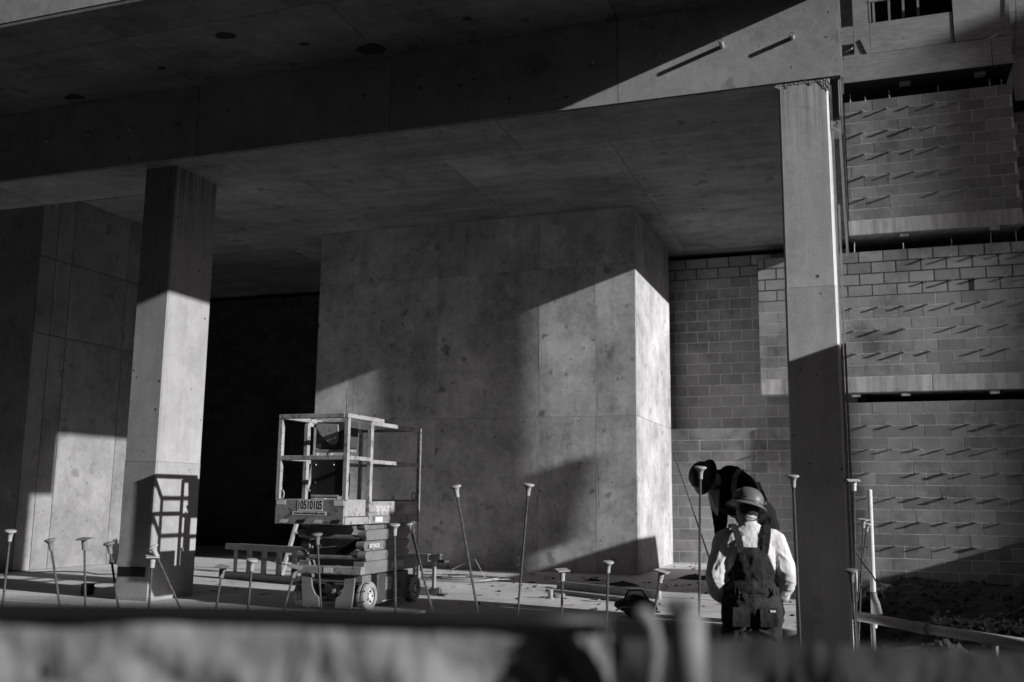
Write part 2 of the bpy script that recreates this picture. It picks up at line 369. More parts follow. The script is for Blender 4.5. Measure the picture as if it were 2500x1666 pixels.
# pipe sleeves in the beam
for i, (px, py) in enumerate(((1763, 114), (1934, 93), (1448, 152), (1606, 134), (1303, 175), (1158, 195), (1025, 215), (890, 234), (558, 270), (436, 303), (322, 318), (218, 331), (116, 346))):
    p = onY(px, py, YB); L = (.12, .075, .05, .03, .014, .012, .012, .012, .012, .012, .07, .05, .06)[i]
    if i < 4 or i > 9: mb = MB().tube([(p.x, YB+.02, p.z), (p.x, YB-L, p.z)], .021, 14, cap=False).tube([(p.x, YB-L, p.z), (p.x, YB+.02, p.z)], .016, 14, cap=True)
    else: mb = MB().lathe([(.0, 0), (.014, .004), (.017, .02)], 10, mat=Matrix.Translation((p.x, YB-.006, p.z)) @ Matrix.Rotation(R(-90), 4, 'X'))
    link('pipe_sleeve', mb.mesh('pipe_sleeve', bm_.location), M['cap' if (i < 4 or i > 9) else 'dark'], bm_, smooth=False)

def column(label, x0, x1, y0, y1, ztop, zj, mat, group):
    t = thing('concrete_column', label, 'column', ((x0+x1)/2, (y0+y1)/2, 0), group=group)
    def sec(e, c=.018): return [(x0+e+c, y0+e), (x1-e-c, y0+e), (x1-e, y0+e+c), (x1-e, y1-e-c), (x1-e-c, y1-e), (x0+e+c, y1-e), (x0+e, y1-e-c), (x0+e, y0+e+c)]
    loc_part(t, 'lower_pour', MB().prism(sec(0), 'z', -.02 if x1 < -2 else -.66, zj-.0015), mat)
    loc_part(t, 'upper_pour', MB().prism(sec(.002), 'z', zj+.0015, ztop), mat)
    loc_part(t, 'pour_joint', MB().box(x0+.012, y0+.012, zj-.02, x1-.012, y1-.012, zj+.02), mat)
    return t
zjL = onY(370, 1127, 11.07*S8).z
zjR = onY(1990, 699, YB).z
cL = column('square concrete column with lift railing shadow on its sunlit side', -9.61*S8, -9.05*S8, 11.07*S8, 12.03*S8, ZB-.002, zjL, M['col'], None)
cR = column('square concrete column with rough crumbly mortar at its head', -.70*S8, -.155*S8, YB+.012, 9.22, ZB-.012, zjR, M['colr'], None)
# crumbly grout at the head of the right column
rr = random.Random(3); mb = MB()
nn, mm = 46, 16
for j in range(mm+1):
    for i in range(nn+1):
        fx = i/nn; x = -.585+fx*.475; reach = .018+.03*rr.random()+(.16*max(0, (fx-.78)/.22) if fx > .78 else 0)+.04*max(0, math.sin(fx*13))*max(0, math.sin(fx*31))
        z = ZB+.006-reach*(j/mm)*(.6+.4*rr.random()); edge = 1-(j/mm)**3
        mb.v.append(Vector((x+rr.uniform(-.004, .004), YB+.0118-(.0006+.005*rr.random()**2)*edge*(0 if j == mm else 1), z)))
mb.f = [(j*(nn+1)+i, j*(nn+1)+i+1, (j+1)*(nn+1)+i+1, (j+1)*(nn+1)+i) for j in range(mm) for i in range(nn)]
loc_part(cR, 'crumbled_grout', mb, M['colr'])
# formwork leftovers on the right side of that column
loc_part(cR, 'corner_strip', MB().beam((-.110, YB+.075, .35), (-.108, YB+.075, ZB-.05), .022, .05, (0, 1, 0)), M['wood'])
loc_part(cR, 'corner_strip', MB().beam((-.083, YB+.09, .2), (-.080, YB+.09, 3.7), .018, .04, (0, 1, 0)), M['wood'])
t = thing('formwork_bracket', 'small plywood box bracket under the end of the beam', 'bracket', (-.06, YB+.3, ZB-.4))
loc_part(t, 'box', MB().box(-.104, YB+.10, ZB-.40, XE-.03, YB+.5, ZB-.004), M['ply'])
loc_part(t, 'edge_board', MB().box(XE-.028, YB+.03, ZB-.36, XE-.004, YB+.5, ZB+.02), M['wood'])
loc_part(t, 'loose_strap', MB().beam((-.09, YB+.05, ZB-.46), (-.04, YB+.05, ZB-.49), .012, .003), M['white'])
single('timber_upright', MB().beam((XE-.012, YB+.12, ZB-1.62), (XE-.03, YB+.12, ZB-.38), .022, .05, (0, 1, 0)), M['wood'],
       'thin timber strip hanging below the beam end', 'timber strip', (XE, YB+.12, ZB-.4))
single('end_board', MB().box(XE+.002, YB+.008, ZB-.01, XE+.02, YB+.4, ZU+.9), M['wood'], 'pale board edging the sunlit end of the beam', 'board', (XE, YB, ZB))

# ---- centre pier -----------------------------------------------------
PX0, PX1, PY0, PY1 = -8.96, -3.25, 14.97, 17.92
pr_ = thing('concrete_pier', 'wide stained concrete pier with a bright sunlit right side', 'pier', ((PX0+PX1)/2, PY0, 0))
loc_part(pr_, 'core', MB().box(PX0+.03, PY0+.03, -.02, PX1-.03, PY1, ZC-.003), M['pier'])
pxs = [PX0, -8.36, -6.6, -4.55, -3.86, PX1]; pzs = [0, 2.42, 4.83, ZC-.003]
pxs2 = [onY(851, 1000, PY0).x, onY(1040, 1000, PY0).x]
pan(pr_, [PX0, pxs2[0], -6.66, onY(1316, 900, PY0).x, onY(1454, 800, PY0).x, PX1], [0, onY(1100, 1023, PY0).z, onY(1000, 682, PY0).z, ZC-.004], 0, M['pier'], facing='front', y=PY0, gap=.0035)
pan(pr_, [PY0+.035, PY1], [0, onY(1100, 1023, PY0).z, ZC-.004], 0, M['pier'], facing='right', y=PX1, gap=.006)
# raised fins where the form joints leaked
rr = random.Random(3)
for px in (851, 1316, 1454, 1462):
    x = onY(px, 900, PY0).x
    z = .1
    while z < 5.0:
        L = rr.uniform(.3, .9)
        if rr.random() < .5:
            mb = MB().box(x-.004, PY0-.002*rr.random()-.0015, z, x+.004, PY0+.01, z+L)
            loc_part(pr_, 'form_fin', mb, M['pier'])
        z += L+rr.uniform(.0, .2)

# ---- left pier -------------------------------------------------------
LX, LY = -11.67, 11.3
lp = thing('concrete_pier', 'concrete pier at the edge of the dark hall with a patch of sun low down', 'pier', (LX-1.3, LY, 0))
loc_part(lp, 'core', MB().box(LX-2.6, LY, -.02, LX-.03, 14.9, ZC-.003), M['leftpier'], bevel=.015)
yj = [LY+.004, 11.62, 11.95, 13.2, 14.45, 14.88]
zl = [0, onX(240, 843, LX).z, onX(220, 660, LX).z, ZC-.004]
pan(lp, yj, zl, 0, M['leftpier'], facing='right', y=LX, gap=.012)

# ---- block walls -----------------------------------------------------
BW, BH, BD = .4064, .2032, .14
def block_mesh(w, h, d, ch=.0025):
    """Front-faced block with chamfered front edges; origin at the centre of the front face, depth +y."""
    x, z = w/2, h/2; mb = MB()
    v = [(-x+ch,0,-z+ch),(x-ch,0,-z+ch),(x-ch,0,z-ch),(-x+ch,0,z-ch),(-x,ch,-z),(x,ch,-z),(x,ch,z),(-x,ch,z),(-x,d,-z),(x,d,-z),(x,d,z),(-x,d,z)]
    f = [(0,1,2,3),(4,5,1,0),(5,6,2,1),(6,7,3,2),(7,4,0,3),(8,9,5,4),(9,10,6,5),(10,11,7,6),(11,8,4,7),(11,10,9,8)]
    return mb.add(v, f).mesh('block')
_bm = {}
def bmesh_for(w, h, mat):
    k = (round(w, 3), round(h, 3), mat)
    if k not in _bm: _bm[k] = block_mesh(w, h, BD); _bm[k].materials.append(M[mat])
    return _bm[k]
def tie_mesh():
    mb = MB()
    for x in (-.026, .016):
        mb.tube([(x, .03, 0), (x, -.066, -.002), (x+.003, -.074, .008)], .011, 6)
        mb.lathe([(0, -.012), (.011, 0), (0, .012)], 6, (x+.003, -.074, .008))
    mb.lathe([(0, -.008), (.012, -.004), (.010, .006), (0, .01)], 6, (-.005, -.004, -.004))
    me = mb.mesh('wall_tie'); me.materials.append(M['wire']); return me
TIE = tie_mesh()
def block_wall(t, x0, x1, z0, ncourse, Y, mat='block', phase=0., joint=.010, dark_rows=(), ties=None, tie_phase=0., top_ragged=False, seed=1, proud=.0025):
    r = random.Random(seed); L = t.location
    mb = MB().box(x0+.001, Y+.0022, z0, x1-.001, Y+BD-.01, z0+ncourse*BH-.004)
    link('mortar_bed', mb.mesh('mortar_bed', L), M['mortar' if mat != 'block_d' else 'dark'], t)  # hall wall's mortar also takes the painted void shade
    for i in range(ncourse):
        dk = (ncourse-1-i) in dark_rows
        j = .020 if dk else joint
        off = phase + (BW/2 if i % 2 else 0)
        k0 = math.floor((x0-off)/BW); x = off+k0*BW
        while x < x1-.01:
            a, b = max(x, x0), min(x+BW, x1); x += BW
            if b-a < .05: continue
            wd = round(b-a-j, 3)
            o = link('block', bmesh_for(wd, BH-j, mat), None, t, Vector(((a+b)/2, Y-r.uniform(0, proud), z0+(i+.5)*BH))-L)
            if r.random() < .5: o.rotation_euler = (0, math.pi, 0); o.location.y += 0
            o.rotation_euler.z = r.uniform(-.006, .006)
        if dk:
            mb = MB().box(x0+.001, Y+.0006, z0+i*BH-.006, x1-.001, Y+.0018, z0+(i+1)*BH-.004)
            link('raked_joint', mb.mesh('raked_joint', L), M['mortar_dark'], t)
        if ties and i in ties:
            tx = x0 + tie_phase
            while tx < x1-.03:
                if tx > x0+.03 and not (dk and tx < .95) and r.random() > .07:
                    o = link('wall_tie', TIE, None, t, Vector((tx+r.uniform(-.02, .02), Y-.004, z0+(i+1)*BH))-L)
                    o.rotation_euler = (r.uniform(-.12, .10), r.uniform(-.2, .2), r.uniform(-.16, .16)); o.scale = (r.uniform(.7, 1.25), r.uniform(.55, 1.), r.uniform(.8, 1.2))
                tx += BW
YW, YT = 18.35, 18.0
# block wall behind pier and column
bw_ = thing('block_wall', 'plain grey block wall in the gap between the wide pier and the column', 'wall', (-2, YW, 0))
block_wall(bw_, -3.6, .0, 0, 28, YW, phase=onY(1704.7, 900, YW).x % BW, dark_rows=(0, 1), seed=2, mat='block_l')
loc_part(bw_, 'backing', MB().box(-3.6, YW+BD, 0, 0, YW+.25, 28*BH-.02), M['dark'])
# dark hall end wall
bh_ = thing('block_wall', 'block wall toned dark for shade deep in the hall behind the square column', 'wall', (-13, 19.2, 0))
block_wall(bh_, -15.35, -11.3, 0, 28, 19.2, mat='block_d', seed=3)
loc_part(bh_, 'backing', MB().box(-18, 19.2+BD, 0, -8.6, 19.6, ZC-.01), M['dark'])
# tower: three storeys of block panels on slab edges
ZT2, ZT3 = 2.165+CAMZ, 4.972+CAMZ
tg = thing('block_wall', 'ground storey block wall beside the white pipe with rows of wire ties', 'wall', (1.5, YT, 0))
zg0 = 1.72+CAMZ-15*BH
block_wall(tg, -.45, 3.4, zg0, 15, YT+.06, phase=onY(2196, 1090, YT).x % BW, ties=(2, 4, 6, 8, 10, 12), tie_phase=.15, seed=4)
loc_part(tg, 'backing', MB().box(-.45, YT+.06+BD, zg0-.25, 3.4, YT+.3, zg0+15*BH-.01), M['dark'])
loc_part(tg, 'footing', MB().box(-.45, YT+.02, zg0-.6, 3.4, YT+BD, zg0-.004), M['slabband'])
t2 = thing('block_wall', 'second storey block wall with dark raked joints in its upper courses', 'wall', (1, YT, ZT2))
block_wall(t2, -1.63, 3.4, ZT2, 11, YT, mat='block_l', phase=onY(2106, 850, YT).x % BW, dark_rows=(0, 1, 2, 3), ties=(1, 3, 5, 7, 9), tie_phase=1.62, seed=5)
loc_part(t2, 'backing', MB().box(-1.62, YT+BD, ZT2, 3.4, YT+.25, ZT2+11*BH-.01), M['dark'])
t3 = thing('block_wall', 'third storey block wall half in soft shadow under the plywood fascia', 'wall', (1.5, YT, ZT3))
block_wall(t3, 0, 2.75, ZT3, 11, YT, phase=onY(2188, 250, YT).x % BW, ties=(1, 3, 5, 7, 9), tie_phase=.30, seed=6)
loc_part(t3, 'backing', MB().box(.01, YT+BD, ZT3, 2.74, YT+.25, ZT3+11*BH-.01), M['dark'])
t4 = thing('block_wall', 'recessed block wall round the corner from the third storey panel', 'wall', (3.6, YT+.35, ZT3))
block_wall(t4, 2.80, 4.2, ZT3-.2, 10, YT+.35, ties=(0, 2, 4, 6, 8), tie_phase=.2, seed=8)
loc_part(t4, 'backing', MB().box(2.80, YT+.35+BD, ZT3-.2, 4.2, YT+.7, ZT3+1.6), M['dark'])
# slab edges of the tower
for nm, lab, x0, x1, z0, z1 in (('slab_edge', 'stained slab edge below the second storey block wall', -1.63, 4.2, 1.885+CAMZ, ZT2),
                           ('slab_edge', 'streaked slab edge below the third storey block wall', -.02, 2.78, 4.70+CAMZ, ZT3)):
    t = thing(nm, lab, 'slab', ((x0+x1)/2, YT, z0))
    xj = -.0 if z0 < 4 else 9
    xm = onY(2277, 940, YT).x
    if z0 < 4:
        loc_part(t, 'edge', MB().box(x0, YT-.008, z0, xm-.004, 22, z1-.002), M['slabband'], bevel=.008)
        loc_part(t, 'edge', MB().box(xm+.004, YT-.006, z0, x1, 22, z1-.002), M['slabband'], bevel=.008)
    else: loc_part(t, 'edge', MB().box(x0, YT-.008, z0, x1, 22, z1-.002), M['slabband'], bevel=.008)
    for px in ((2208, 2430) if z0 > 4 else (2212, 2430, 2090)):
        p = onY(px, 570 if z0 > 4 else 962, YT)
        loc_part(t, 'embed_plate', MB().box(p.x-.07, YT+.02, z0-.065, p.x+.07, YT+.12, z0-.002), M['slabband'])
# rebar dowels sticking up out of the wall heads
for lab, ps, Y, zt in (('short rebar dowel standing on the third storey block wall', (2076, 2113, 2172, 2291, 2419, 2448), YT+.07, ZT3+11*BH),
                       ('short rebar dowel standing on the second storey block wall', (2085, 2206, 2324, 2420, 2482), YT+.07, ZT2+11*BH)):
    for px in ps:
        x = onY(px, 250 if zt > 6 else 600, Y).x
        single('rebar_dowel', MB().tube([(x, Y, zt-.05), (x+random.uniform(-.01, .01), Y, zt+random.uniform(.12, .2))], .007, 6), M['steel'], lab, 'rebar', (x, Y, zt), group=lab.replace('short ', ''))
# concrete shell closing the building behind, painted near black for its shade
sh = thing('rear_enclosure', 'rear walls painted dark for shade closing the hall behind the piers', 'wall', (-6, 22, 0))
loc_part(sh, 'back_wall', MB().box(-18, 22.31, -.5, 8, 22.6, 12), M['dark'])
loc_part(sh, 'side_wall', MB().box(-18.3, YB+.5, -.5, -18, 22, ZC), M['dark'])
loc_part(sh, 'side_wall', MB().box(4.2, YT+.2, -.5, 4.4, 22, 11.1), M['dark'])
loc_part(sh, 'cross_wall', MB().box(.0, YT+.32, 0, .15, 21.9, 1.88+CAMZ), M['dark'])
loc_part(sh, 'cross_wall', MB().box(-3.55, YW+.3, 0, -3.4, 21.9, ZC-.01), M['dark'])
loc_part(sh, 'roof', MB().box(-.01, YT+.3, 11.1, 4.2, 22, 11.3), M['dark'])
# plywood work at the top of the tower
Yp = 17.9
t = thing('plywood_fascia', 'plywood clad edge beam above the third storey block wall', 'fascia', (1.4, Yp, 7.55+CAMZ))
zf0, zf1 = 7.545+CAMZ, 8.045+CAMZ
loc_part(t, 'board', MB().box(.0, Yp, zf0, 2.466, Yp+.02, zf1), M['ply'])
loc_part(t, 'board', MB().box(2.478, Yp-.004, zf0, 2.80, Yp+.02, zf1), M['ply'])
loc_part(t, 'bottom_board', MB().box(.0, Yp+.022, zf0+.004, 2.80, 21.9, zf0+.3), M['dark'])
for px in (2211, 2399):
    p = onY(px, 190, Yp)
    loc_part(t, 'spacer_block', MB().box(p.x-.09, Yp+.25, zf0-.04, p.x+.09, Yp+.4, zf0+.002), M['wood'])
t = thing('plywood_wall', 'plywood framed wall with a dark window opening above the fascia', 'wall', (1.4, Yp+.04, zf1))
loc_part(t, 'post_panel', MB().box(.223, Yp+.024, zf1+.034, .497, Yp+.05, 9.6+CAMZ), M['ply'])
loc_part(t, 'sill_panel', MB().box(.505, Yp+.035, zf1+.022, 1.884, Yp+.055, 8.65+CAMZ), M['ply'])
loc_part(t, 'side_panel', MB().box(1.900, Yp+.022, zf1+.022, 2.795, Yp+.05, 9.7+CAMZ), M['ply'])
loc_part(t, 'back_panel', MB().box(-.02, Yp+.22, 8.25+CAMZ, .22, Yp+.24, 9.7+CAMZ), M['ply'])
loc_part(t, 'ledge', MB().box(.03, Yp+.02, zf1+.002, .50, Yp+.2, zf1+.03), M['ply'])
loc_part(t, 'offcut', MB().beam((.36, Yp+.015, 8.37+CAMZ), (.47, Yp+.012, 8.06+CAMZ), .07, .016, (0, 1, 0)), M['wood'])
loc_part(t, 'window_jamb', MB().box(.505, Yp+.02, 8.66+CAMZ, .535, Yp+.06, 9.08+CAMZ), M['wood'])
loc_part(t, 'window_head', MB().box(.505, Yp+.018, 9.055+CAMZ, 1.89, Yp+.06, 9.09+CAMZ), M['wood'])
loc_part(t, 'backing', MB().box(.24, Yp+.06, zf1-.02, 2.78, Yp+.08, zf1+.5), M['dark'])
loc_part(t, 'head_panel', MB().box(.505, Yp+.03, 9.092+CAMZ, 1.888, Yp+.05, 9.7+CAMZ), M['ply'])
for px in (2132, 2170, 2205, 2241):
    p = onY(px, 20, Yp+.75)
    loc_part(t, 'stud', MB().box(p.x-.016, Yp+.75, 8.3+CAMZ, p.x+.022, Yp+.84, 10.9), M['wood'])
t = thing('plywood_wall', 'plywood sheets of the next bay at the right edge behind a hanging cable', 'wall', (3.4, Yp+.5, zf1))
for i, (z0, z1) in enumerate(((7.0, 7.55), (7.56, 8.0), (8.01, 8.3), (8.31, 9.0), (9.01, 9.7))):
    loc_part(t, 'board', MB().box(2.84, Yp+.40+.05*(i % 2), z0+CAMZ, 4.2, Yp+.43+.05*(i % 2), z1+CAMZ), M['ply'])
a = onY(2483, 0, Yp-.02); b = onY(2475, 130, Yp-.02)
single('hanging_cable', MB().tube([a+Vector((0, 0, .3)), (a+b)/2+Vector((.01, 0, 0)), b], .008, 6), M['black'], 'black cable hanging in front of the far right plywood sheets', 'cable', b)
for px, py, lab in ((2422, 90, 'white plastic scoop stuck on the right end of the plywood fascia'), (2070, 124, 'white plastic scrap lying at the left end of the plywood fascia')):
    p = onY(px, py, Yp-.06)
    mb = MB().add([p+Vector(q) for q in ((-.08, 0, -.03), (-.03, -.05, -.045), (.06, -.06, -.01), (.09, 0, .05), (.0, .05, .03), (-.03, -.02, -.02))], [(0, 1, 5), (1, 2, 5), (2, 3, 5), (3, 4, 5), (4, 0, 5)])
    o = single('plastic_scrap', mb, M['white'], lab, 'plastic scrap', p); sd = o.modifiers.new('s', 'SOLIDIFY'); sd.thickness = .006

# ================================================================== OUTSIDE THE FRAME: unseen things added to cast shadows and cut sky light
t = thing('concrete_column', 'added shadow casting column with a tapered corbel beyond the container', 'column', (9.2, 11.85, 0))  # unseen, put in to throw the upright shadow band on the pier
loc_part(t, 'shaft', MB().box(9, 11.58, -.6, 9.4, 12.11, 10.5), M['col'], bevel=.02)
loc_part(t, 'shadow_corbel', MB().prism([(12.112, 4.85), (12.26, 4.85), (12.33, 6.03), (12.112, 6.03)], 'x', 9.05, 9.35), M['col'])
single('shadow_post', MB().box(9, 16.16, -.6, 9.12, 16.23, 5.8), M['wood'], 'added shadow casting timber post past the end of the block wall', 'post', (9.06, 16.2, -.6), bevel=.01)  # unseen post added for the narrow shadow on the block wall
t = thing('shadow_container', 'added shadow casting steel container beside the dirt mound', 'container', (4.1, 13.2, -.1))  # unseen box added and sized for the low shadow on pier and slab
loc_part(t, 'body', MB().box(3.0, 11.38, .02, 5.3, 15.08, 2.42), M['liftgrey'])
for i in range(22): loc_part(t, 'side_rib', MB().box(2.97, 11.45+i*.166, .1, 2.999, 11.53+i*.166, 2.35), M['liftgrey'])
loc_part(t, 'top_rail', MB().box(2.95, 11.36, 2.42, 5.32, 15.1, 2.54), M['liftgrey'])
loc_part(t, 'shadow_bottom_rail', MB().box(2.95, 11.36, -.12, 5.32, 15.1, .02), M['liftdark'])
t = thing('shadow_skip', 'added shadow casting skip heaped with earth behind the container', 'skip', (6.5, 16.1, -.6))  # unseen, added to darken the dirt and the foot of the wall
loc_part(t, 'tub', MB().prism([(15.0, -.5), (17.5, -.5), (17.9, 1.55), (14.85, 1.55)], 'x', 5.6, 7.4), M['liftdark'])
for i in range(6): loc_part(t, 'side_rib', MB().box(5.55, 15.1+i*.45, -.5, 5.598, 15.18+i*.45, 1.5), M['liftdark'])
mb = MB(); rq = random.Random(8); nr = 16
for j in range(6):
    f = j/5; rad = (1-f)**.7+.02
    for i in range(nr):
        a_ = i/nr*2*math.pi; k = rad*(1+rq.uniform(-.1, .1)); mb.v.append(Vector((6.5+k*.85*math.cos(a_), 16.3+k*1.4*math.sin(a_), 1.5+.45*f+rq.uniform(-.08, .08))))
mb.f = [(j*nr+i, j*nr+(i+1) % nr, (j+1)*nr+(i+1) % nr, (j+1)*nr+i) for j in range(5) for i in range(nr)]+[tuple(5*nr+i for i in range(nr))]
loc_part(t, 'shadow_earth_load', mb, M['dirt'])
t = thing('shadow_panel', 'added shadow casting concrete panel held by a steel prop', 'panel', (2.1, 8.5, -.6))  # unseen panel added and shaped to shade the lower right column
loc_part(t, 'panel', MB().box(2.02, 8.06, -.62, 2.17, 8.80, 3.15), M['slabband'], bevel=.01)  # part of the added shadow panel
loc_part(t, 'shadow_prop', MB().tube([(2.18, 8.3, 2.2), (3.6, 8.3, -.6)], .03, 8), M['steel'])
t = thing('shadow_block', 'added shadow casting building far off towards the sun', 'building', (44, 22, -.6))  # far blocker added, its edges set for the soft tower shadow
loc_part(t, 'wall', MB().box(38, 10.82, -.6, 50, 34, 17.2).box(38.01, 10.62, 17.2, 50, 34, 20.6), M['asphalt'])  # mass of the added shadow block
loc_part(t, 'parapet', MB().box(37.9, 10.58, 20.6, 50.1, 34.1, 21.0), M['asphalt'])
for i in range(5):
    for j in range(6): loc_part(t, 'window', MB().box(37.97, 12.5+i*4, 1+j*3, 38.005, 14.3+i*4, 2.6+j*3), M['decald'])  # windows of the added shadow block
t = thing('sky_block_rear', 'added dark sky blocking building across the street behind the fence', 'building', (-10, -10, -.6))  # added behind the camera to cut sky light on the front faces
loc_part(t, 'wall', MB().box(-70, -14, -.6, 34, -10, 44), M['dark'])  # mass of the added rear sky blocker
loc_part(t, 'parapet', MB().box(-70.2, -14.2, 44, 34.2, -9.8, 44.6), M['dark'])
for i in range(14):
    for j in range(12): loc_part(t, 'window', MB().box(-68+i*7, -10.01, 1+j*3.6, -64.5+i*7, -9.95, 3+j*3.6), M['decald'])  # windows of the added rear sky blocker

t = thing('sky_blocker', 'added long low dark warehouse at the far end of the street', 'building', (66, 0, -.6))  # low mass added to hide the sky glow near the horizon
loc_part(t, 'wall', MB().box(62, -90, -.6, 74, 9.0, 13.5), M['dark'])  # mass of the added horizon blocker
loc_part(t, 'roof', MB().box(61.8, -90.2, 13.5, 74.2, 9.2, 14.0), M['dark'])  # top of the added horizon blocker
t = thing('sky_block_left', 'added tall dark sky blocking building to the left of the site', 'building', (-30, 0, -.6))  # added to block sky light from the left, dark to limit bounce
loc_part(t, 'wall', MB().box(-40, -9, -.6, -20, 7.5, 26), M['dark'])  # mass of the added left sky blocker
loc_part(t, 'parapet', MB().box(-40.2, -9.2, 26, -19.8, 7.7, 26.6), M['dark'])
# ================================================================== SCISSOR LIFT
LF = thing('scissor_lift', 'worn grey scissor lift parked on the slab between column and pier', 'scissor lift', (-5.065, 9.30, 0))
def lp_(name, mb, mat, parent=LF, **kw): return part(parent, name, mb, M[mat], **kw)
xr, yf, ym, yr, zd, zt, zr = .37, -.86, -.35, .85, .857, 1.098, 1.93
# chassis
lp_('base_frame', MB().box(.25, -.40, .36, .375, .83, .485).box(-.375, -.40, .36, -.25, .83, .485).box(-.249, .75, .36, .249, .83, .485), 'liftblue', bevel=.006)
fb = lp_('front_bumper', MB().box(-.40, -.475, .36, .385, -.402, .44), 'liftgrey', bevel=.01)
lp_('plate_tag', MB().box(-.04, -.479, .375, .06, -.4755, .425), 'decal', fb)
b = lp_('battery_tray', MB().box(.18, -.09, .05, .372, .63, .35), 'liftdark', bevel=.01)
lp_('round_port', MB().lathe([(.0, 0), (.045, 0), (.045, .004)], 20, mat=Matrix.Translation((.3725, .44, .21)) @ Matrix.Rotation(R(90), 4, 'Y')), 'decald', b)
lp_('sticker', MB().box(.3722, .08, .18, .375, .22, .31), 'liftgrey', b)
lp_('sticker', MB().box(.3722, .02, .07, .375, .50, .075), 'decal', b)
lp_('battery_tray', MB().box(-.372, -.09, .05, -.18, .63, .35), 'liftdark', bevel=.01)
lp_('belly_pan', MB().box(-.178, -.30, .10, .178, .70, .13), 'liftdark')
for s in (-1, 1):
    poly = [(s*.30, .33), (s*.19, .32), (s*.18, .23), (s*.14, .16), (s*.10, .13), (s*.09, .035), (s*.27, .035), (s*.285, .15)]
    lp_('axle_plate', MB().prism(poly if s > 0 else poly[::-1], 'y', -.455, -.43), 'liftblue')
    lp_('steering_link', MB().tube([(s*.34, -.36, .27), (s*.05, -.38, .27)], .014, 8), 'steel')
    lp_('kingpin_bracket', MB().box(s*.30-.05, -.39, .285, s*.30+.05, -.2, .35), 'steel')
lp_('drive_motor', MB().box(-.09, -.36, .17, .03, -.24, .26).tube([(-.03, -.38, .21), (-.03, -.2, .21)], .05, 12), 'steel')
lp_('hydraulic_hose', MB().tube([(-.2, -.3, .25), (-.1, -.42, .2), (.05, -.4, .15), (.15, -.3, .24)], .011, 6), 'black', smooth=True)
lp_('cross_tube', MB().tube([(-.25, -.41, .30), (.25, -.41, .30)], .018, 10), 'steel')
def wheel(x, y, out):
    tire = MB(); rad, wd = .145, .10; n = 28
    prof = [(.085, -wd/2), (.13, -wd/2), (.143, -wd/2+.014), (rad, -.012), (.132, -.006), (.132, .006), (rad, .012), (.143, wd/2-.014), (.13, wd/2), (.085, wd/2)]
    rot = Matrix.Rotation(R(90), 4, 'Y')
    wobj = part(LF, 'wheel', tire.lathe(prof, n, mat=rot, caps=False), M['rubber'], smooth=False, bevel=0)
    wobj.location = (x, y, rad+.001)
    o = out*(wd/2-.02)
    part(wobj, 'rim', MB().lathe([(0, o-.012), (.05, o-.012), (.055, o), (.085, o+.0), (.10, o+out*.014), (.104, o+out*.018), (.098, o-.02*out)], 24, mat=rot), M['rim'])
    part(wobj, 'hub', MB().lathe([(.032, o-.02), (.030, o+out*.012), (.0, o+out*.016)], 14, mat=rot), M['rim'])
    for q in range(5):
        a = q*2*math.pi/5
        part(wobj, 'lug_nut', MB().lathe([(.009, o-.01), (.009, o+out*.012), (0, o+out*.013)], 6, base=(0, .055*math.cos(a), .055*math.sin(a)), mat=rot), M['decald'])
    for q in range(9):
        a = q*2*math.pi/9
        for sx, sk in ((-1, .12), (1, -.12)):
            p0 = Vector((sx*.012, math.cos(a)*.1452, math.sin(a)*.1452)); p1 = Vector((sx*.05, math.cos(a+sk)*.141, math.sin(a+sk)*.141))
            part(wobj, 'tread_groove', MB().beam(p0, p1, .010, .006, (0, math.cos(a), math.sin(a))), M['decald'])
    return wobj
for x in (-1, 1):
    wheel(x*.353, -.29, x); wheel(x*.353, .755, x)
# scissor arms
AR = ((.487, .583), (.587, .685), (.690, .797), (.800, .853))
for i, (z0, z1) in enumerate(AR):
    for s in (-1, 1):
        xo = s*(.345 if i % 2 == 0 else .315); ya, yb = -.395+.02*(i % 2), .60+.06*(i % 2); zc = (z0+z1)/2
        poly = [(ya, zc-.03), (ya+.06, z0), (yb-.02, z0), (yb+.05, zc+.01), (yb+.02, z1), (ya+.05, z1), (ya, zc+.03)]
        arm = lp_('scissor_arm', MB().prism(poly, 'x', xo-.022, xo+.022), 'liftblue', bevel=.005)
        lp_('pivot_pin', MB().tube([(xo-s*.02, .10, zc), (xo+s*.03, .10, zc)], .022, 12), 'steel', arm)
        lp_('pivot_boss', MB().tube([(xo-.045, ya+.02, zc+.01), (xo+.045, ya+.02, zc+.01)], .042, 14), 'liftblue', arm)
    if i in (0, 2): lp_('cross_tube', MB().tube([(-.30, -.385, z0+.035), (.30, -.385, z0+.035)], .022, 12), 'steel')
lp_('lift_cylinder', MB().tube([(0, -.25, .53), (0, .45, .72)], .045, 14), 'black')
lp_('cable_bundle', MB().tube([(-.22, -.36, .62), (-.17, -.43, .57), (-.12, -.40, .63), (-.2, -.42, .68), (-.13, -.44, .6)], .014, 7), 'black', smooth=True)
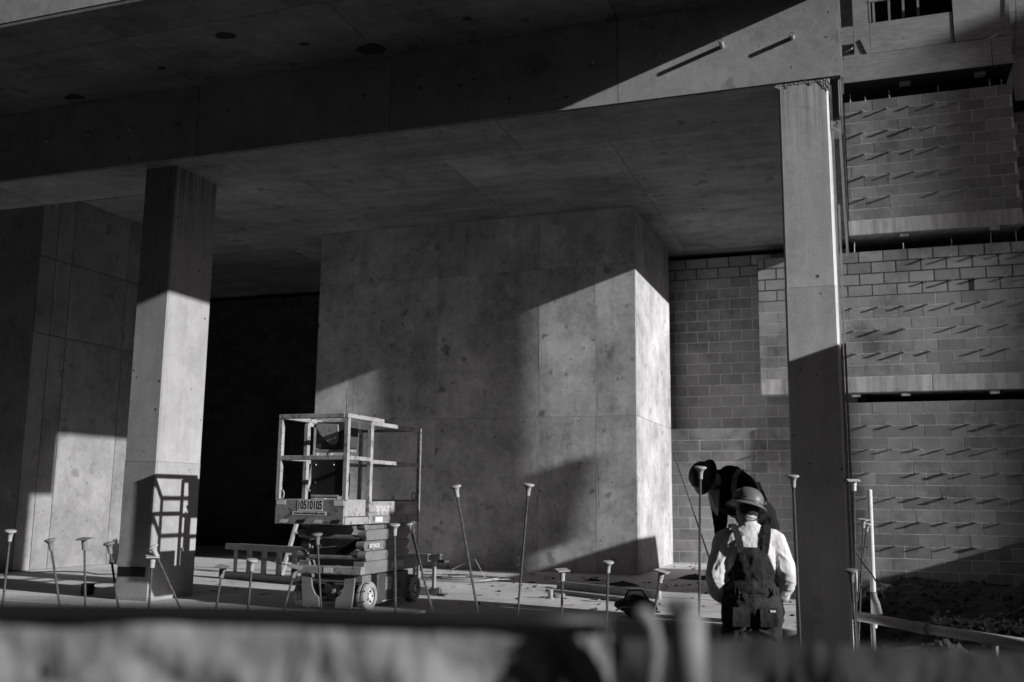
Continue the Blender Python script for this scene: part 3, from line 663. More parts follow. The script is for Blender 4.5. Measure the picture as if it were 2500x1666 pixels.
# platform
fp = lp_('front_toe_board', MB().box(-.385, yf, zd, .375, yf+.025, zt), 'liftgrey', bevel=.004)
lp_('deck', MB().box(-.37, yf+.027, zd+.02, .37, yr, zd+.06), 'liftgrey')
for i in range(4):
    x = -.34+i*.19
    lp_('hazard_stripe', MB().prism([(x, zd+.012), (x+.09, zd+.012), (x+.115, zd+.045), (x+.025, zd+.045)], 'y', yf-.0025, yf-.0002), 'decald' if i % 2 else 'decal', fp)
lp_('warning_plate', MB().box(-.372, yf-.003, zt-.055, -.27, yf-.0003, zt-.012), 'decal', fp)
lp_('warning_plate', MB().box(.265, yf-.003, zt-.060, .368, yf-.0003, zt-.008), 'decal', fp)
lp_('number_plate', MB().box(-.135, yf-.003, .985, .145, yf-.0003, zt-.006), 'decal', fp)
lp_('web_plate', MB().box(-.19, yf-.003, .944, .19, yf-.0003, .981), 'decal', fp)
FR = (R(90), 0, 0); SR = (R(90), 0, R(90))
text(fp, '10510105', M['decald'], .115, (.005, yf-.004, 1.038), FR, squeeze=.60, bold=.002)
text(fp, 'www.unitedrentals.com', M['decald'], .036, (0, yf-.004, .964), FR, squeeze=.98, bold=.0006)
lp_('extension_side_panel', MB().box(.352, yf+.026, .935, .372, ym-.06, zt), 'liftrail', bevel=.003)
lp_('extension_side_panel', MB().box(-.372, yf+.026, .935, -.352, ym-.06, zt), 'liftrail', bevel=.003)
lp_('slide_rail', MB().box(.340, yf+.027, zd, .384, ym+.04, .928), 'liftrail', bevel=.004)
lp_('slide_rail', MB().box(-.384, yf+.027, zd, -.340, ym+.04, .928), 'liftrail', bevel=.004)
sp = lp_('main_side_panel', MB().box(.356, ym+.04, .94, .374, yr, zt-.015), 'liftrail')
lp_('main_side_panel', MB().box(-.374, ym+.04, .94, -.356, yr, zt-.015), 'liftrail')
lp_('main_side_sill', MB().box(.36, ym+.042, zd, .386, yr, .938), 'liftgrey', bevel=.004)
lp_('main_side_sill', MB().box(-.386, ym+.042, zd, -.36, yr, .938), 'liftgrey', bevel=.004)
lp_('rear_toe_board', MB().box(-.355, yr-.02, zd, .355, yr, zt), 'liftgrey')
text(sp, 'SKYJACK', M['decal'], .082, (.3752, -.03, 1.005), SR, squeeze=.95, bold=.002)
text(sp, 'SJIII 3219', M['decal'], .075, (.3752, .64, 1.01), SR, squeeze=.75, bold=.001)
sk = lp_('serial_plate', MB().box(.3743, .27, .965, .3765, .43, 1.06), 'liftgrey', sp)
text(sk, '10510105', M['decald'], .05, (.378, .35, 1.012), SR, squeeze=.6)
lp_('capacity_sticker', MB().box(.3865, -.22, .872, .3885, -.06, .925), 'decal', sp)
text(LF, 'SKYJACK', M['decal'], .075, (.3768, .34, .425), SR, squeeze=.95, bold=.002)
text(LF, 'SKYJACK', M['decal'], .058, (.3690, -.18, .635), SR, squeeze=.95, bold=.002)
# guard rails
def rail(name, pts, w=.044, h=.044, mat='liftrail'): return lp_(name, MB().beam(pts[0], pts[1], w, h), mat, bevel=.004)
for s in (-1, 1):
    x = s*xr
    lp_('rail_post', MB().box(x-.023, yf+.004, zt-.01, x+.023, yf+.05, zr-.042), 'liftrail', bevel=.004)
    lp_('rail_post', MB().box(x-.023, ym-.022, zd+.0, x+.023, ym+.03, zr-.06), 'liftrail', bevel=.004)
    lp_('rail_post', MB().box(x-.019, yr-.04, zd+.0, x+.019, yr, zr-.055), 'liftrail', bevel=.004)
    rail('top_rail', [(x, yf, zr-.022), (x, -.09, zr-.022)], .042, .042)
    rail('top_rail', [(x, ym, zr-.062), (x, yr-.002, zr-.055)], .040, .042)
    rail('mid_rail', [(x, yf+.052, 1.50), (x, ym-.022, 1.50)], .040, .040)
    rail('mid_rail', [(x, ym+.032, 1.48), (x, yr-.042, 1.48)], .040, .040)
    lp_('tie_ring', MB().tube([(x-s*.035+.022*math.cos(a), yf+.03 if s < 0 else yr-.06, zt+.045+.04*math.sin(a)) for a in [k*math.pi/8 for k in range(17)]], .007, 6), 'liftrail', smooth=True)
rail('front_top_rail', [(-xr+.021, yf+.02, zr-.022), (xr-.021, yf+.02, zr-.022)])
rail('front_mid_rail', [(-xr+.02, yf+.028, 1.50), (xr-.02, yf+.028, 1.50)])
rail('rear_top_rail', [(-xr+.02, yr-.02, zr-.055), (xr-.02, yr-.02, zr-.055)], .034, .034)
rail('rear_chain_bar', [(-xr+.02, yr-.02, 1.48), (xr-.02, yr-.02, 1.48)], .03, .03)
cb = lp_('manual_box', MB().box(-.345, ym+.06, 1.13, .03, ym+.10, 1.53), 'black', bevel=.01)
lp_('manual_box', MB().box(.032, ym+.058, 1.13, .10, ym+.10, 1.36), 'black', bevel=.006)
lp_('control_box', MB().box(-.33, ym+.10, 1.62, .07, ym+.30, 1.90), 'liftdark', bevel=.012)
lp_('sun_patch_plate', MB().prism([(-.335, 1.885), (-.06, 1.87), (-.045, 1.75), (-.06, 1.68), (-.10, 1.655), (-.17, 1.68), (-.27, 1.77)], 'y', ym+.085, ym+.099), 'liftgrey', bevel=.004)  # pale plate cut to the outline of the sun on the control box
lp_('control_shelf', MB().box(-.32, ym+.08, 1.585, .06, ym+.28, 1.612), 'liftgrey')
lp_('joystick', MB().tube([(-.18, ym+.1, 1.52), (-.18, ym+.1, 1.585)], .012, 8).lathe([(0, -.02), (.02, 0), (0, .02)], 8, (-.18, ym+.1, 1.575)), 'white')
for px_, pz in ((-.285, 1.45), (-.075, 1.45), (-.285, 1.27), (.075, 1.34), (.075, 1.16)):
    lp_('bolt', MB().lathe([(.009, 0), (.006, .006), (0, .007)], 8, mat=Matrix.Translation((px_, ym+.059, pz)) @ Matrix.Rotation(R(90), 4, 'X')), 'decal', cb)
lp_('roll_bar', MB().tube([(-.31, ym+.04, 1.125), (.0, ym+.04, 1.125)], .018, 10), 'liftgrey')
for i in range(9):
    z = .84-i*.028; s = i % 2
    lp_('chain_link', MB().tube([((.375+(.009*math.cos(a) if s else 0)), yr-.02+(0 if s else .009*math.cos(a)), z+.019*math.sin(a)) for a in [k*math.pi/5 for k in range(11)]], .0035, 5), 'steel')

# ================================================================== LADDERS AND THINGS ON THE SLAB
A = onZ(550, 1411, 0); B = onZ(1066, 1456, 0); d = (B-A).normalized(); nrm = Vector((-d.y, d.x, 0))
LD = thing('extension_ladder', 'metal extension ladder lying on its edge behind the scissor lift', 'ladder', A, (0, 0, math.atan2(d.y, d.x)))
LL = (B-A).length; W = .43
for k, (yo, x0, x1) in enumerate(((0, 0, LL-.12), (.075, .18, LL))):
    for zc in (.045, W):
        part(LD, 'side_rail', MB().box(x0, yo-.03, zc-.04, x1, yo-.025, zc+.04).box(x0, yo-.025, zc+.034, x1, yo+.025, zc+.04).box(x0, yo-.025, zc-.04, x1, yo+.025, zc-.034), M['alu'])
    x = x0+.2
    while x < x1-.1:
        part(LD, 'rung', MB().box(x-.018, yo-.018, .085, x+.018, yo+.018, W-.04), M['alu']); x += .305
for zc in (.045, W): part(LD, 'foot_pad', MB().box(LL-.02, .03, zc-.05, LL+.08, .12, zc-.02).box(LL-.05, .05, zc-.045, LL-.01, .10, zc+.045), M['liftdark'])
part(LD, 'rope', MB().tube([(.25, -.04, .36), (1.2, -.06, .25), (2.0, -.05, .18)], .006, 6), M['black'], smooth=True)
p = onZ(690, 1408, 0)
t = thing('step_ladder', 'upright wooden step ladder standing behind the scissor lift', 'ladder', p, (0, 0, R(10)))
for x in (-.02, .45):
    part(t, 'front_rail', MB().beam((x, 0, 0), (x+.42 if x < 0 else x+.16, .1, 1.75), .035, .085, (0, 1, 0)), M['wood'])
for x in (.27, .62): part(t, 'rear_leg', MB().tube([(x, .75, 0), (x+.02, .18, 1.72)], .026, 8), M['alu'])
for k in range(5): z = .3+k*.3; part(t, 'tread', MB().box(.02+z*.22, -.03+z*.05, z, .44+z*.1, .07+z*.05, z+.025), M['wood'])

def cord(name, label, c, n, rad, mat, seed, tail=None, flat=.012):
    r = random.Random(seed); pts = []
    for i in range(n*14):
        a = i/14*2*math.pi; k = rad*(.55+.45*r.random()*.4+.3*math.sin(a*.37+seed)); 
        pts.append(c+Vector((k*1.35*math.cos(a)+.08*math.sin(a*.21), k*.75*math.sin(a)+.05*math.cos(a*.17), .012+flat*abs(math.sin(i*.9+seed))+.004*(i/14))))
    if tail: pts += tail
    return single(name, MB().tube(pts, .0055, 6), M[mat], label, 'cord', c, smooth=True)
c0 = onZ(1130, 1418, 0)
cord('coiled_flex', 'pale extension cord coiled loosely on the slab before the pier', c0, 7, .5, 'cap', 2, [c0+Vector((-.5, .2, .01)), c0+Vector((-.1, .35, .22)), c0+Vector((.1, .2, .28)), c0+Vector((.3, .1, .02))])
cord('coiled_flex', 'black extension cord tangled with the pale coil before the pier', c0+Vector((-.2, .1, 0)), 5, .55, 'black', 5, flat=.02)
p = onZ(1251, 1399, 0)
t = thing('water_bottle', 'clear plastic water bottle standing at the foot of the pier', 'bottle', (p.x, PY0-.16, 0))
part(t, 'body', MB().lathe([(.0, .001), (.032, .001), (.034, .02), (.034, .07), (.03, .09), (.034, .11), (.034, .15), (.013, .195), (.013, .21)], 16), M['liftrail'], smooth=True)
part(t, 'bottle_top', MB().lathe([(.016, .21), (.016, .23), (0, .23)], 12), M['white'])
part(t, 'bottle_label', MB().lathe([(.0348, .075), (.0348, .125)], 16), M['decal'], smooth=True)
for i, (a, b, w_, h_, lab) in enumerate((((1362, 1437), (1612, 1463), .05, .09, 'long timber with a dark end lying on the slab beside a rebar'), ((1358, 1449), (1560, 1474), .10, .045, 'flat plank lying on the slab beside the longer timber'), ((1420, 1452), (1600, 1478), .06, .03, 'thin batten lying under the two timbers on the slab'))):
    a = onZ(*a, 0); b = onZ(*b, 0); a.z = b.z = h_/2+.001
    single('timber', MB().beam(a, b, w_, h_), M['wood2'], lab, 'timber', a, group='timbers lying on the slab', bevel=.004)
p = onZ(1344, 1462, 0); single('pipe_stub', MB().lathe([(.045, 0), (.045, .012), (.03, .014), (.03, .10), (.024, .10), (.024, .02), (0, .02)], 16, p), M['steel'], 'short upright flanged pipe stub on the slab', 'pipe stub', p, smooth=False)
p = onZ(1362, 1460, 0); single('tape_roll', MB().lathe([(.04, 0), (.085, 0), (.085, .05), (.04, .05), (.04, 0)], 20, p), M['capd'], 'flat round roll lying next to the pipe stub', 'roll', p)
rr = random.Random(11); rub = MB()
for i in range(150):
    q = Vector((rr.uniform(-4.6, -.3), rr.uniform(10, 14.6), 0)) if i < 90 else Vector((rr.uniform(-3.1, -1), rr.uniform(16.5, 18.2), 0))
    s = rr.uniform(.008, .03)*(1.4 if rr.random() < .1 else 1)
    rub.lathe([(s*.9, 0), (s, s*.25), (s*.5, s*.6), (0, s*.65)], 5, q)
tag(link('rubble', rub.mesh('rubble'), M['dirt']), kind='stuff')
chp = MB()
for i in range(110):
    q = Vector((rr.uniform(-8.5, -.4), rr.uniform(9.6, 14.7), 0)); L = rr.uniform(.03, .14); an = rr.uniform(-.6, .6)
    if -5.6 < q.x < -4.4 and q.y < 10.3: continue
    dv = Vector((math.cos(an), math.sin(an), 0))*L; chp.beam(q+Vector((0, 0, .006)), q+dv+Vector((0, 0, .006+rr.uniform(0, .01))), rr.uniform(.01, .035), .008)
tag(link('wood_chips', chp.mesh('wood_chips'), M['wood2']), kind='stuff')
for i, (px, py, s) in enumerate(((1520, 1430, .16), (1448, 1418, .09), (1540, 1429, .07), (1700, 1414, .2))):
    p = onZ(px, py, 0); mb = MB(); rq = random.Random(i); nn = 12
    for q in range(6):
        f = q/5
        for e in range(nn):
            a_ = e/nn*2*math.pi; k = s*(1-f**1.6)*(1+rq.uniform(-.25, .25))
            mb.v.append(p+Vector((k*1.3*math.cos(a_), k*math.sin(a_), s*.32*f+rq.uniform(-.008, .008)*s/.1*(f > 0))))
    mb.f = [(q*nn+e, q*nn+(e+1) % nn, (q+1)*nn+(e+1) % nn, (q+1)*nn+e) for q in range(5) for e in range(nn)]+[tuple(5*nn+e for e in range(nn))]
    single('dirt_clod', mb, M['dirt'], ('wide flat dirt clod on the shaded slab by the pier', 'small dirt clod beside the wide flat one', 'tiny dirt crumb between the clod and the pier corner', 'dark heap of dirt on the slab by the block wall')[i], 'dirt', p)
# bag
p = onZ(1556, 1507, 0)
t = thing('tool_bag', 'slumped black tool bag with pale trim at the slab edge', 'bag', p)
bb = MB(); n = 20
for j in range(9):
    z = .0+j/8*.19; k = math.sin(min(1, (j+1.2)/9)*math.pi*.86)
    for i in range(n):
        a = i/n*2*math.pi; bb.v.append(Vector((.21*k*math.cos(a)*(1+.12*math.sin(3*a+j)), .14*k*math.sin(a)*(1+.1*math.cos(4*a)), z+.02*math.sin(2*a+j*.5))))
bb.f = [(j*n+i, j*n+(i+1) % n, (j+1)*n+(i+1) % n, (j+1)*n+i) for j in range(8) for i in range(n)]+[tuple(range(n-1, -1, -1)), tuple(8*n+i for i in range(n))]
part(t, 'bag_body', bb, M['black'], smooth=True)
part(t, 'handle', MB().tube([(-.13, -.02, .15), (-.08, -.03, .25), (.05, -.03, .26), (.12, -.02, .16)], .010, 7), M['black'], smooth=True)
part(t, 'trim', MB().tube([(-.2, -.05, .06), (-.12, -.13, .1), (.0, -.15, .11), (.12, -.13, .1)], .007, 6), M['cap'], smooth=True)
p = onZ(213, 1452, 0)
t = thing('junction_box', 'small black box standing on the slab left of the square column', 'box', p)
part(t, 'case', MB().box(-.055, -.05, 0, .055, .05, .125), M['black'], bevel=.008)
part(t, 'side_knob', MB().box(.055, -.02, .06, .085, .02, .09), M['black'])
pts = [onZ(x, y, 0)+Vector((0, 0, .01+.03*max(0, math.sin(x*.05)))) for x, y in ((-40, 1402), (30, 1400), (75, 1399), (128, 1398), (150, 1402), (207, 1399), (240, 1404), (300, 1407))]
single('floor_cable', MB().tube(pts, .008, 6), M['black'], 'black cable running along the slab in front of the left pier', 'cable', pts[0], smooth=True)
loc_part(cL, 'shade_patch', MB().box(-9.56*S8, 11.07*S8-.006, onY(300, 1407, 8.856).z, -9.12*S8, 11.07*S8-.001, onY(300, 1384, 8.856).z), M['black'])  # thin black sheet standing in for a patch of shade

# ================================================================== REBAR DOWELS WITH CAPS
def rebar(px0, py0, px1, py1, kind, depth, label, capmat='cap', zb=-.66, spin=0.):
    a, b = atD(px0, py0, depth), atD(px1, py1, depth); u = (a-b).normalized(); q = b + (b-a)*((zb-b.z)/(b.z-a.z)) if abs(b.z-a.z) > 1e-6 else b
    L = (a-q).length
    t = thing('rebar', label, 'rebar', q, group='rebar dowels along the slab edge')
    rot = u.to_track_quat('Z', 'Y').to_matrix().to_4x4() @ Matrix.Rotation(spin, 4, 'Z')
    n = int(L/.011); pts = [u*(L-.02)*i/n for i in range(n+1)]
    part(t, 'rod', MB().tube(pts, .009, 6, radii=[.0078 if i % 2 else .0096 for i in range(n+1)]), M['rebar'])
    top = u*L
    if kind == 'round':
        mb = MB().lathe([(.0105, -.080), (.0155, -.078), (.016, -.05), (.019, -.03), (.028, -.014), (.039, -.009), (.041, -.003), (.038, .003), (.026, .005), (0, .007)], 20, top, rot)
    elif kind == 'square':
        mb = MB().lathe([(.0105, -.085), (.019, -.083), (.019, -.045), (.021, -.044), (.021, -.012), (.03, -.006)], 16, top, rot)
        v = [Vector((x*.046, y*.046, z)) for z in (-.007, .0) for x, y in ((-1, -1), (1, -1), (1, 1), (-1, 1))]
        mb.add([rot @ p+top for p in v], [(3, 2, 1, 0), (4, 5, 6, 7), (0, 1, 5, 4), (1, 2, 6, 5), (2, 3, 7, 6), (3, 0, 4, 7)])
    else: return t
    part(t, 'safety_cap', mb, M[capmat], smooth=False)
    return t
for a in ((26, 1296, 8, 1463.6, 'round', 7.2, 'leaning rebar with pale round cap in front of the dark front of the left pier'),
          (122, 1318, 144.3, 1468, 'round', 7.2, 'rebar with tilted grey round cap before the sunlit left pier', 'capd'),
          (206, 1315, 208, 1468, 'square', 7.2, 'upright rebar with dark square cap in front of the small black box', 'capd'),
          (266, 1326, 287, 1470, 'round', 7.2, 'rebar with wide grey mushroom cap just left of the square column', 'capd'),
          (373, 1357, 364, 1474, 'square', 7.0, 'rebar with flat square cap in front of the column edge'),
          (372, 1335, 436, 1475.5, 'round', 7.0, 'strongly leaning rebar with tipped round cap crossing the square column'),
          (544, 1383, 528, 1480.6, 'square', 7.2, 'rebar with square cap at the left end of the long ladder', 'capd', -.66, .7),
          (616, 1367, 606, 1481, 'round', 7.0, 'rebar with round cap in front of the ladder rungs'),
          (722, 1383, 694.5, 1484, 'square', 7.2, 'leaning rebar with tipped square cap before the lift front left wheel', 'capd', -.66, .5),
          (774, 1304, 783.7, 1486, 'round', 7.2, 'rebar with dark round cap in front of the lift scissor arms', 'capd'),
          (963, 1281, 965.6, 1493, 'round', 7.0, 'upright rebar with pale cap before the lift battery box'),
          (1000, 1278, 1056.5, 1496, 'round', 7.1, 'leaning rebar with pale cap crossing the rear wheel of the lift'),
          (1112, 1187, 1167.7, 1500.6, 'round', 6.9, 'tall leaning rebar with round cap in front of the cord coil'),
          (1291, 1183, 1263.4, 1502.8, 'round', 6.9, 'tall rebar with round cap in front of the shaded pier'),
          (1373, 1391, 1371.6, 1507.6, 'square', 7.3, 'short rebar with thin square cap beside the pipe stub', 'cap', -.66, .3),
          (1485, 1372, 1481.6, 1506.7, 'round', 7.0, 'short rebar with pale round cap in front of the timbers'),
          (1616, 1394, 1596, 1498, 'square', 6.9, 'leaning rebar with tipped square cap behind the fence post', 'cap', -.66, .2),
          (1710, 1141, 1708, 1400, 'round', 6.6, 'tall dark rebar with large pale cap left of the two workers'),
          (1936, 1162, 1950, 1490, 'round', 6.7, 'tall ribbed rebar with pale cap between the worker and the column'),
          (2084, 1172, 2091, 1547, 'square', 7.6, 'rebar with white square cap close beside the right column', 'white'),
          (2078, 1392, 2088, 1559, 'round', 6.4, 'short rebar with dark cap at the foot of the right column', 'capd'),
          (2108, 1268, 2103, 1400, 'square', 9.6, 'thin rebar with pale square cap beside the white upright pipe', 'cap', -.3, .6),
          (2118, 1279, 2101, 1405, 'round', 9.8, 'thin leaning rebar with small cap touching the white upright pipe', 'cap', -.3),
          (1643, 1101, 1732, 1365, 'none', 12.2, 'bare rebar leaning near the sunlit edge of the wide pier', 'cap', .0)):
    rebar(*a)

# ================================================================== PIPES ON THE RIGHT
a, b = atD(2122, 1196, 10.4), atD(2132, 1452, 10.4); b2 = b+(b-a).normalized()*.35
t = thing('upright_pipe', 'white plastic pipe standing in the dirt beside the right column', 'pipe', b2)
part(t, 'pipe', MB().tube([Vector(), a-b2], .029, 18, cap=False).tube([a-b2, Vector()], .026, 18, cap=True), M['white'], smooth=True)
part(t, 'elbow', MB().tube([b-b2+Vector((0, 0, .03)), b-b2+Vector((.006, 0, -.03)), b-b2+Vector((.03, -.01, -.09)), b-b2+Vector((.05, -.02, -.2))], .035, 14), M['capd'], smooth=True)
p0, p1, p2 = atD(2086, 1503, 8.7), atD(2240, 1532, 7.9), atD(2560, 1583, 6.6)
t = thing('drain_pipe', 'pale drain pipe with a coupling sloping across the dirt', 'pipe', p0)
part(t, 'pipe', MB().tube([Vector(), p1-p0], .042, 18), M['white'], smooth=True)
e = (p2-p1).normalized()
part(t, 'coupling', MB().tube([p1-p0-e*.02, p1-p0+e*.13], .046, 18).tube([p1-p0+e*.13, p1-p0+e*.145], .05, 18), M['cap'], smooth=False)
part(t, 'pipe', MB().tube([p1-p0+e*.145, p2-p0], .040, 18), M['cap'], smooth=True)
part(t, 'support_leg', MB().tube([p0-p0+Vector((.15, 0, -.04)), Vector((.15, 0, -.66-p0.z))], .02, 8), M['steel'])
part(t, 'support_leg', MB().tube([p2-p0-e*.5-Vector((0, 0, .03)), p2-p0-e*.5+Vector((0, 0, -.66-p2.z))], .02, 8), M['steel'])
rr = random.Random(21); gv = MB()
for i in range(650):
    x = rr.uniform(.75, 2.3); y = 13.2+rr.gauss(0, .35)-.25*(x-1.5)+(.2 if x > 1.4 else 0); s = rr.uniform(.012, .034)
    c = Vector((x, y, ground_h(x, y)+s*.4+.10*math.exp(-((y-13.2+.25*(x-1.5))/.3)**2)))
    m3 = Euler((rr.random()*6, rr.random()*6, rr.random()*6)).to_matrix().to_4x4()
    gv.lathe([(0, -s*.6), (s, -s*.2), (s*.8, s*.4), (0, s*.6)], 5, c, m3)
tag(link('gravel', gv.mesh('gravel'), M['gravel']), kind='stuff')
cd = MB()
for i in range(900):
    x = rr.uniform(0, 4); y = rr.uniform(8.6, 17.8); s = .012+.05*rr.random()**3
    cd.lathe([(0, -s*.5), (s, -s*.2), (s*.8, s*.4), (0, s*.6)], 5, (x, y, ground_h(x, y)+s*.2), Euler((rr.random()*6, rr.random()*6, rr.random()*6)).to_matrix().to_4x4())
tag(link('earth_clods', cd.mesh('earth_clods'), M['dirt']), kind='stuff')
pts = [onZ(x, y, -.15) for x, y in ((2190, 1482), (2260, 1486), (2280, 1474), (2330, 1488), (2400, 1487), (2450, 1478), (2520, 1465))]
for q in pts: q.z = ground_h(q.x, q.y)+.02
single('ground_wire', MB().tube(pts, .005, 5), M['cap'], 'thin pale wire lying across the dark dirt', 'wire', pts[0], smooth=True)
pts = [atD(2086, 1340, 9.2), atD(2108, 1378, 9.3), atD(2128, 1402, 9.4), atD(2148, 1436, 9.6), atD(2160, 1462, 9.7)]
single('loose_cable', MB().tube(pts, .008, 6), M['black'], 'black cable sagging down in front of the white upright pipe', 'cable', pts[-1], smooth=True)

# ================================================================== FOREGROUND FENCE
from mathutils import noise as mnoise
def sheet(px_list, depth, drop, folds, amp, seed, nx=220, nz=60):
    """Fabric hung from a rail: crumpled, with slanting creases that spread from where it is tied."""
    mb = MB(); h = Vector((CF.x, CF.y, 0)).normalized()
    for j in range(nz+1):
        for i in range(nx+1):
            s = i/nx*(len(px_list)-1); k = min(int(s), len(px_list)-2); f = s-k
            x = px_list[k][0]*(1-f)+px_list[k+1][0]*f; y = px_list[k][1]*(1-f)+px_list[k+1][1]*f
            p = atD(x, y, depth); z = j/nz*drop; u = i/nx*folds; g_ = min(1, .10+z*7)
            w_ = amp*g_*(1.3*mnoise.noise(Vector((u*1.6+z*7, z*3, seed)))+.8*(1-2*abs(mnoise.noise(Vector((u*2.6-z*15, z*4, seed+5)))))+.5*(1-2*abs(mnoise.noise(Vector((u*4.5+z*22, z*6, seed+9)))))+.16*mnoise.noise(Vector((u*16, z*30, seed+3))))
            mb.v.append(p + h*w_ + Vector((0, 0, -z-.012*g_*mnoise.noise(Vector((u*2, 0, seed))))))
    mb.f = [(j*(nx+1)+i, j*(nx+1)+i+1, (j+1)*(nx+1)+i+1, (j+1)*(nx+1)+i) for j in range(nz) for i in range(nx)]
    return mb
FD = 1.15
top = [(-500, 1500), (0, 1498), (500, 1503), (1000, 1512), (1300, 1522), (1490, 1530)]
def fence_thing(name, label, px):
    p = atD(*px, FD); return thing(name, label, 'fence', (p.x, p.y, -.62))
t = fence_thing('fence_screen', 'pale fabric screen sagging in folds below a black top rail', (700, 1520))
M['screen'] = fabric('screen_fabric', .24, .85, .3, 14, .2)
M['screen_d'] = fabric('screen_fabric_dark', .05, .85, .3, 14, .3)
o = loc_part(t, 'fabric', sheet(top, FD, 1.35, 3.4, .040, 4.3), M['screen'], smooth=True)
loc_part(t, 'top_rail', MB().tube([atD(x, y-9, FD-.004) for x, y in top], .0105, 10), M['black'], smooth=True)
for px in (-350, 320, 1300):
    q = atD(px, 1560, FD+.20); loc_part(t, 'post', MB().tube([(q.x, q.y, -.66), (q.x, q.y, q.z)], .02, 8), M['steel'])
t = fence_thing('fence_screen', 'black fabric screen to the right of the fence post', (2100, 1600))
top2 = [(1440, 1560), (1735, 1566), (1850, 1553), (2000, 1572), (2200, 1580), (2400, 1590), (2900, 1600)]
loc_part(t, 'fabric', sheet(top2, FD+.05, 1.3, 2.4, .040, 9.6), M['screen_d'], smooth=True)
for px in (2780,):
    q = atD(px, 1660, FD+.22); loc_part(t, 'post', MB().tube([(q.x, q.y, -.66), (q.x, q.y, q.z)], .02, 8), M['steel'])
q = atD(1668, 1452, FD)
t = thing('fence_post', 'stout fence post with a pale rounded top between the two screens', 'post', (q.x, q.y, -.62))
L = q.z+.62
part(t, 'shaft', MB().tube([(0, 0, -.04), (0, 0, L-.02)], .018, 16), M['capd'], smooth=True)
part(t, 'post_top', MB().box(-.021, -.016, L-.020, .016, .016, L-.004), M['capd'], bevel=.006)
part(t, 'sleeve', MB().tube([(.006, -.004, L-.12), (.006, -.004, L-.025)], .020, 16), M['capd'], smooth=True)
pts = [atD(x, y, FD-.05) for x, y in ((1545, 1500), (1572, 1496), (1592, 1530), (1600, 1580), (1592, 1660), (1570, 1760), (1560, 2400))]
single('hose', MB().tube(pts, .008, 12), M['capd'], 'pale hose looped over the fence beside the post', 'hose', pts[-1], smooth=True)

# ================================================================== PEOPLE
def capsule(mb, a, ra, b, rb, n=14, sx=1., up=None):
    a, b = Vector(a), Vector(b); d = b-a; L = d.length; rot = d.to_track_quat('Z', 'Y').to_matrix().to_4x4()
    prof = []
    for i in range(5): t = -math.pi/2+i/4*math.pi/2; prof.append((max(ra*math.cos(t), 0), ra*math.sin(t)))
    for i in range(5): t = i/4*math.pi/2; prof.append((max(rb*math.cos(t), 0), L+rb*math.sin(t)))
    mb.lathe(prof, n, a, rot)
def ellipsoid(mb, c, r, rot=None, n=16):
    m_ = Matrix.Diagonal((r[0], r[1], r[2], 1)); m_ = (rot.to_matrix().to_4x4() if rot else Matrix()) @ m_
    mb.lathe([(math.cos(t), math.sin(t)) for t in [-math.pi/2+i/8*math.pi for i in range(9)]], n, c, m_)
_tex = {}
def clouds(size, depth=2):
    k = (size, depth)
    if k not in _tex:
        t = bpy.data.textures.new('clouds_%d' % len(_tex), 'CLOUDS'); t.noise_scale = size; t.noise_depth = depth; _tex[k] = t
    return _tex[k]
def skin_mesh(name, mb, voxel=.011, smooth=6, disp=0., dsize=.08, cut=None):
    """One continuous surface round overlapping volumes."""
    o = bpy.data.objects.new('tmp', mb.mesh('tmp')); COL.objects.link(o)
    q = o.modifiers.new('r', 'REMESH'); q.mode = 'VOXEL'; q.voxel_size = voxel
    q = o.modifiers.new('s', 'SMOOTH'); q.factor = .5; q.iterations = smooth
    if disp:
        q = o.modifiers.new('d', 'DISPLACE'); q.texture = clouds(dsize); q.strength = disp; q.mid_level = .5; q.texture_coords = 'LOCAL'
        q = o.modifiers.new('s2', 'SMOOTH'); q.factor = .5; q.iterations = 2
    dg = bpy.context.evaluated_depsgraph_get(); dg.update()
    me = bpy.data.meshes.new_from_object(o.evaluated_get(dg)); me.name = name; bpy.data.objects.remove(o)
    if cut:
        bm = bmesh.new(); bm.from_mesh(me)
        bmesh.ops.delete(bm, geom=[v for v in bm.verts if cut(v.co)], context='VERTS'); bm.to_mesh(me); bm.free()
    me.materials.clear()
    return me
def ribbon(mb, pts, nrm, w, th=.006):
    """Flat strap through pts; nrm = outward normals."""
    pts = [Vector(p) for p in pts]; ns = [Vector(n).normalized() for n in nrm]; v = []; k = len(pts)
    for i, p in enumerate(pts):
        d = (pts[min(i+1, k-1)]-pts[max(i-1, 0)]).normalized(); s = d.cross(ns[i]).normalized()*w/2; o = ns[i]*th
        v += [p-s, p+s, p+s+o, p-s+o]
    f = [(0, 1, 2, 3), tuple(4*(k-1)+i for i in (3, 2, 1, 0))]
    for i in range(k-1):
        for j in range(4): f.append((4*i+j, 4*i+(j+1) % 4, 4*i+4+(j+1) % 4, 4*i+4+j))
    mb.add(v, f)
M['skin'] = plain('skin', .36, .6, var=.1, scale=30, bump=.08)
M['hair'] = plain('short_hair', .04, .8, var=.5, scale=60, bump=.6)
M['shirt'] = fabric('shirt_cloth', .62, .9, .35, 8, .06, stretch=(1.3, 1.3, .5))
M['overall'] = fabric('overall_cloth', .028, .85, .25, 14, .35, stretch=(1, 1, .8))
M['jacket'] = fabric('jacket_cloth', .014, .9, .6, 9, .3)
M['vest'] = fabric('vest_trim', .42, .7, .4, 12, .15)
M['hat1'] = plain('hard_hat_grey', .16, .38, var=.25, scale=9, bump=.05)
M['hat2'] = plain('hard_hat_dark', .035, .35, var=.4, scale=9, bump=.05)

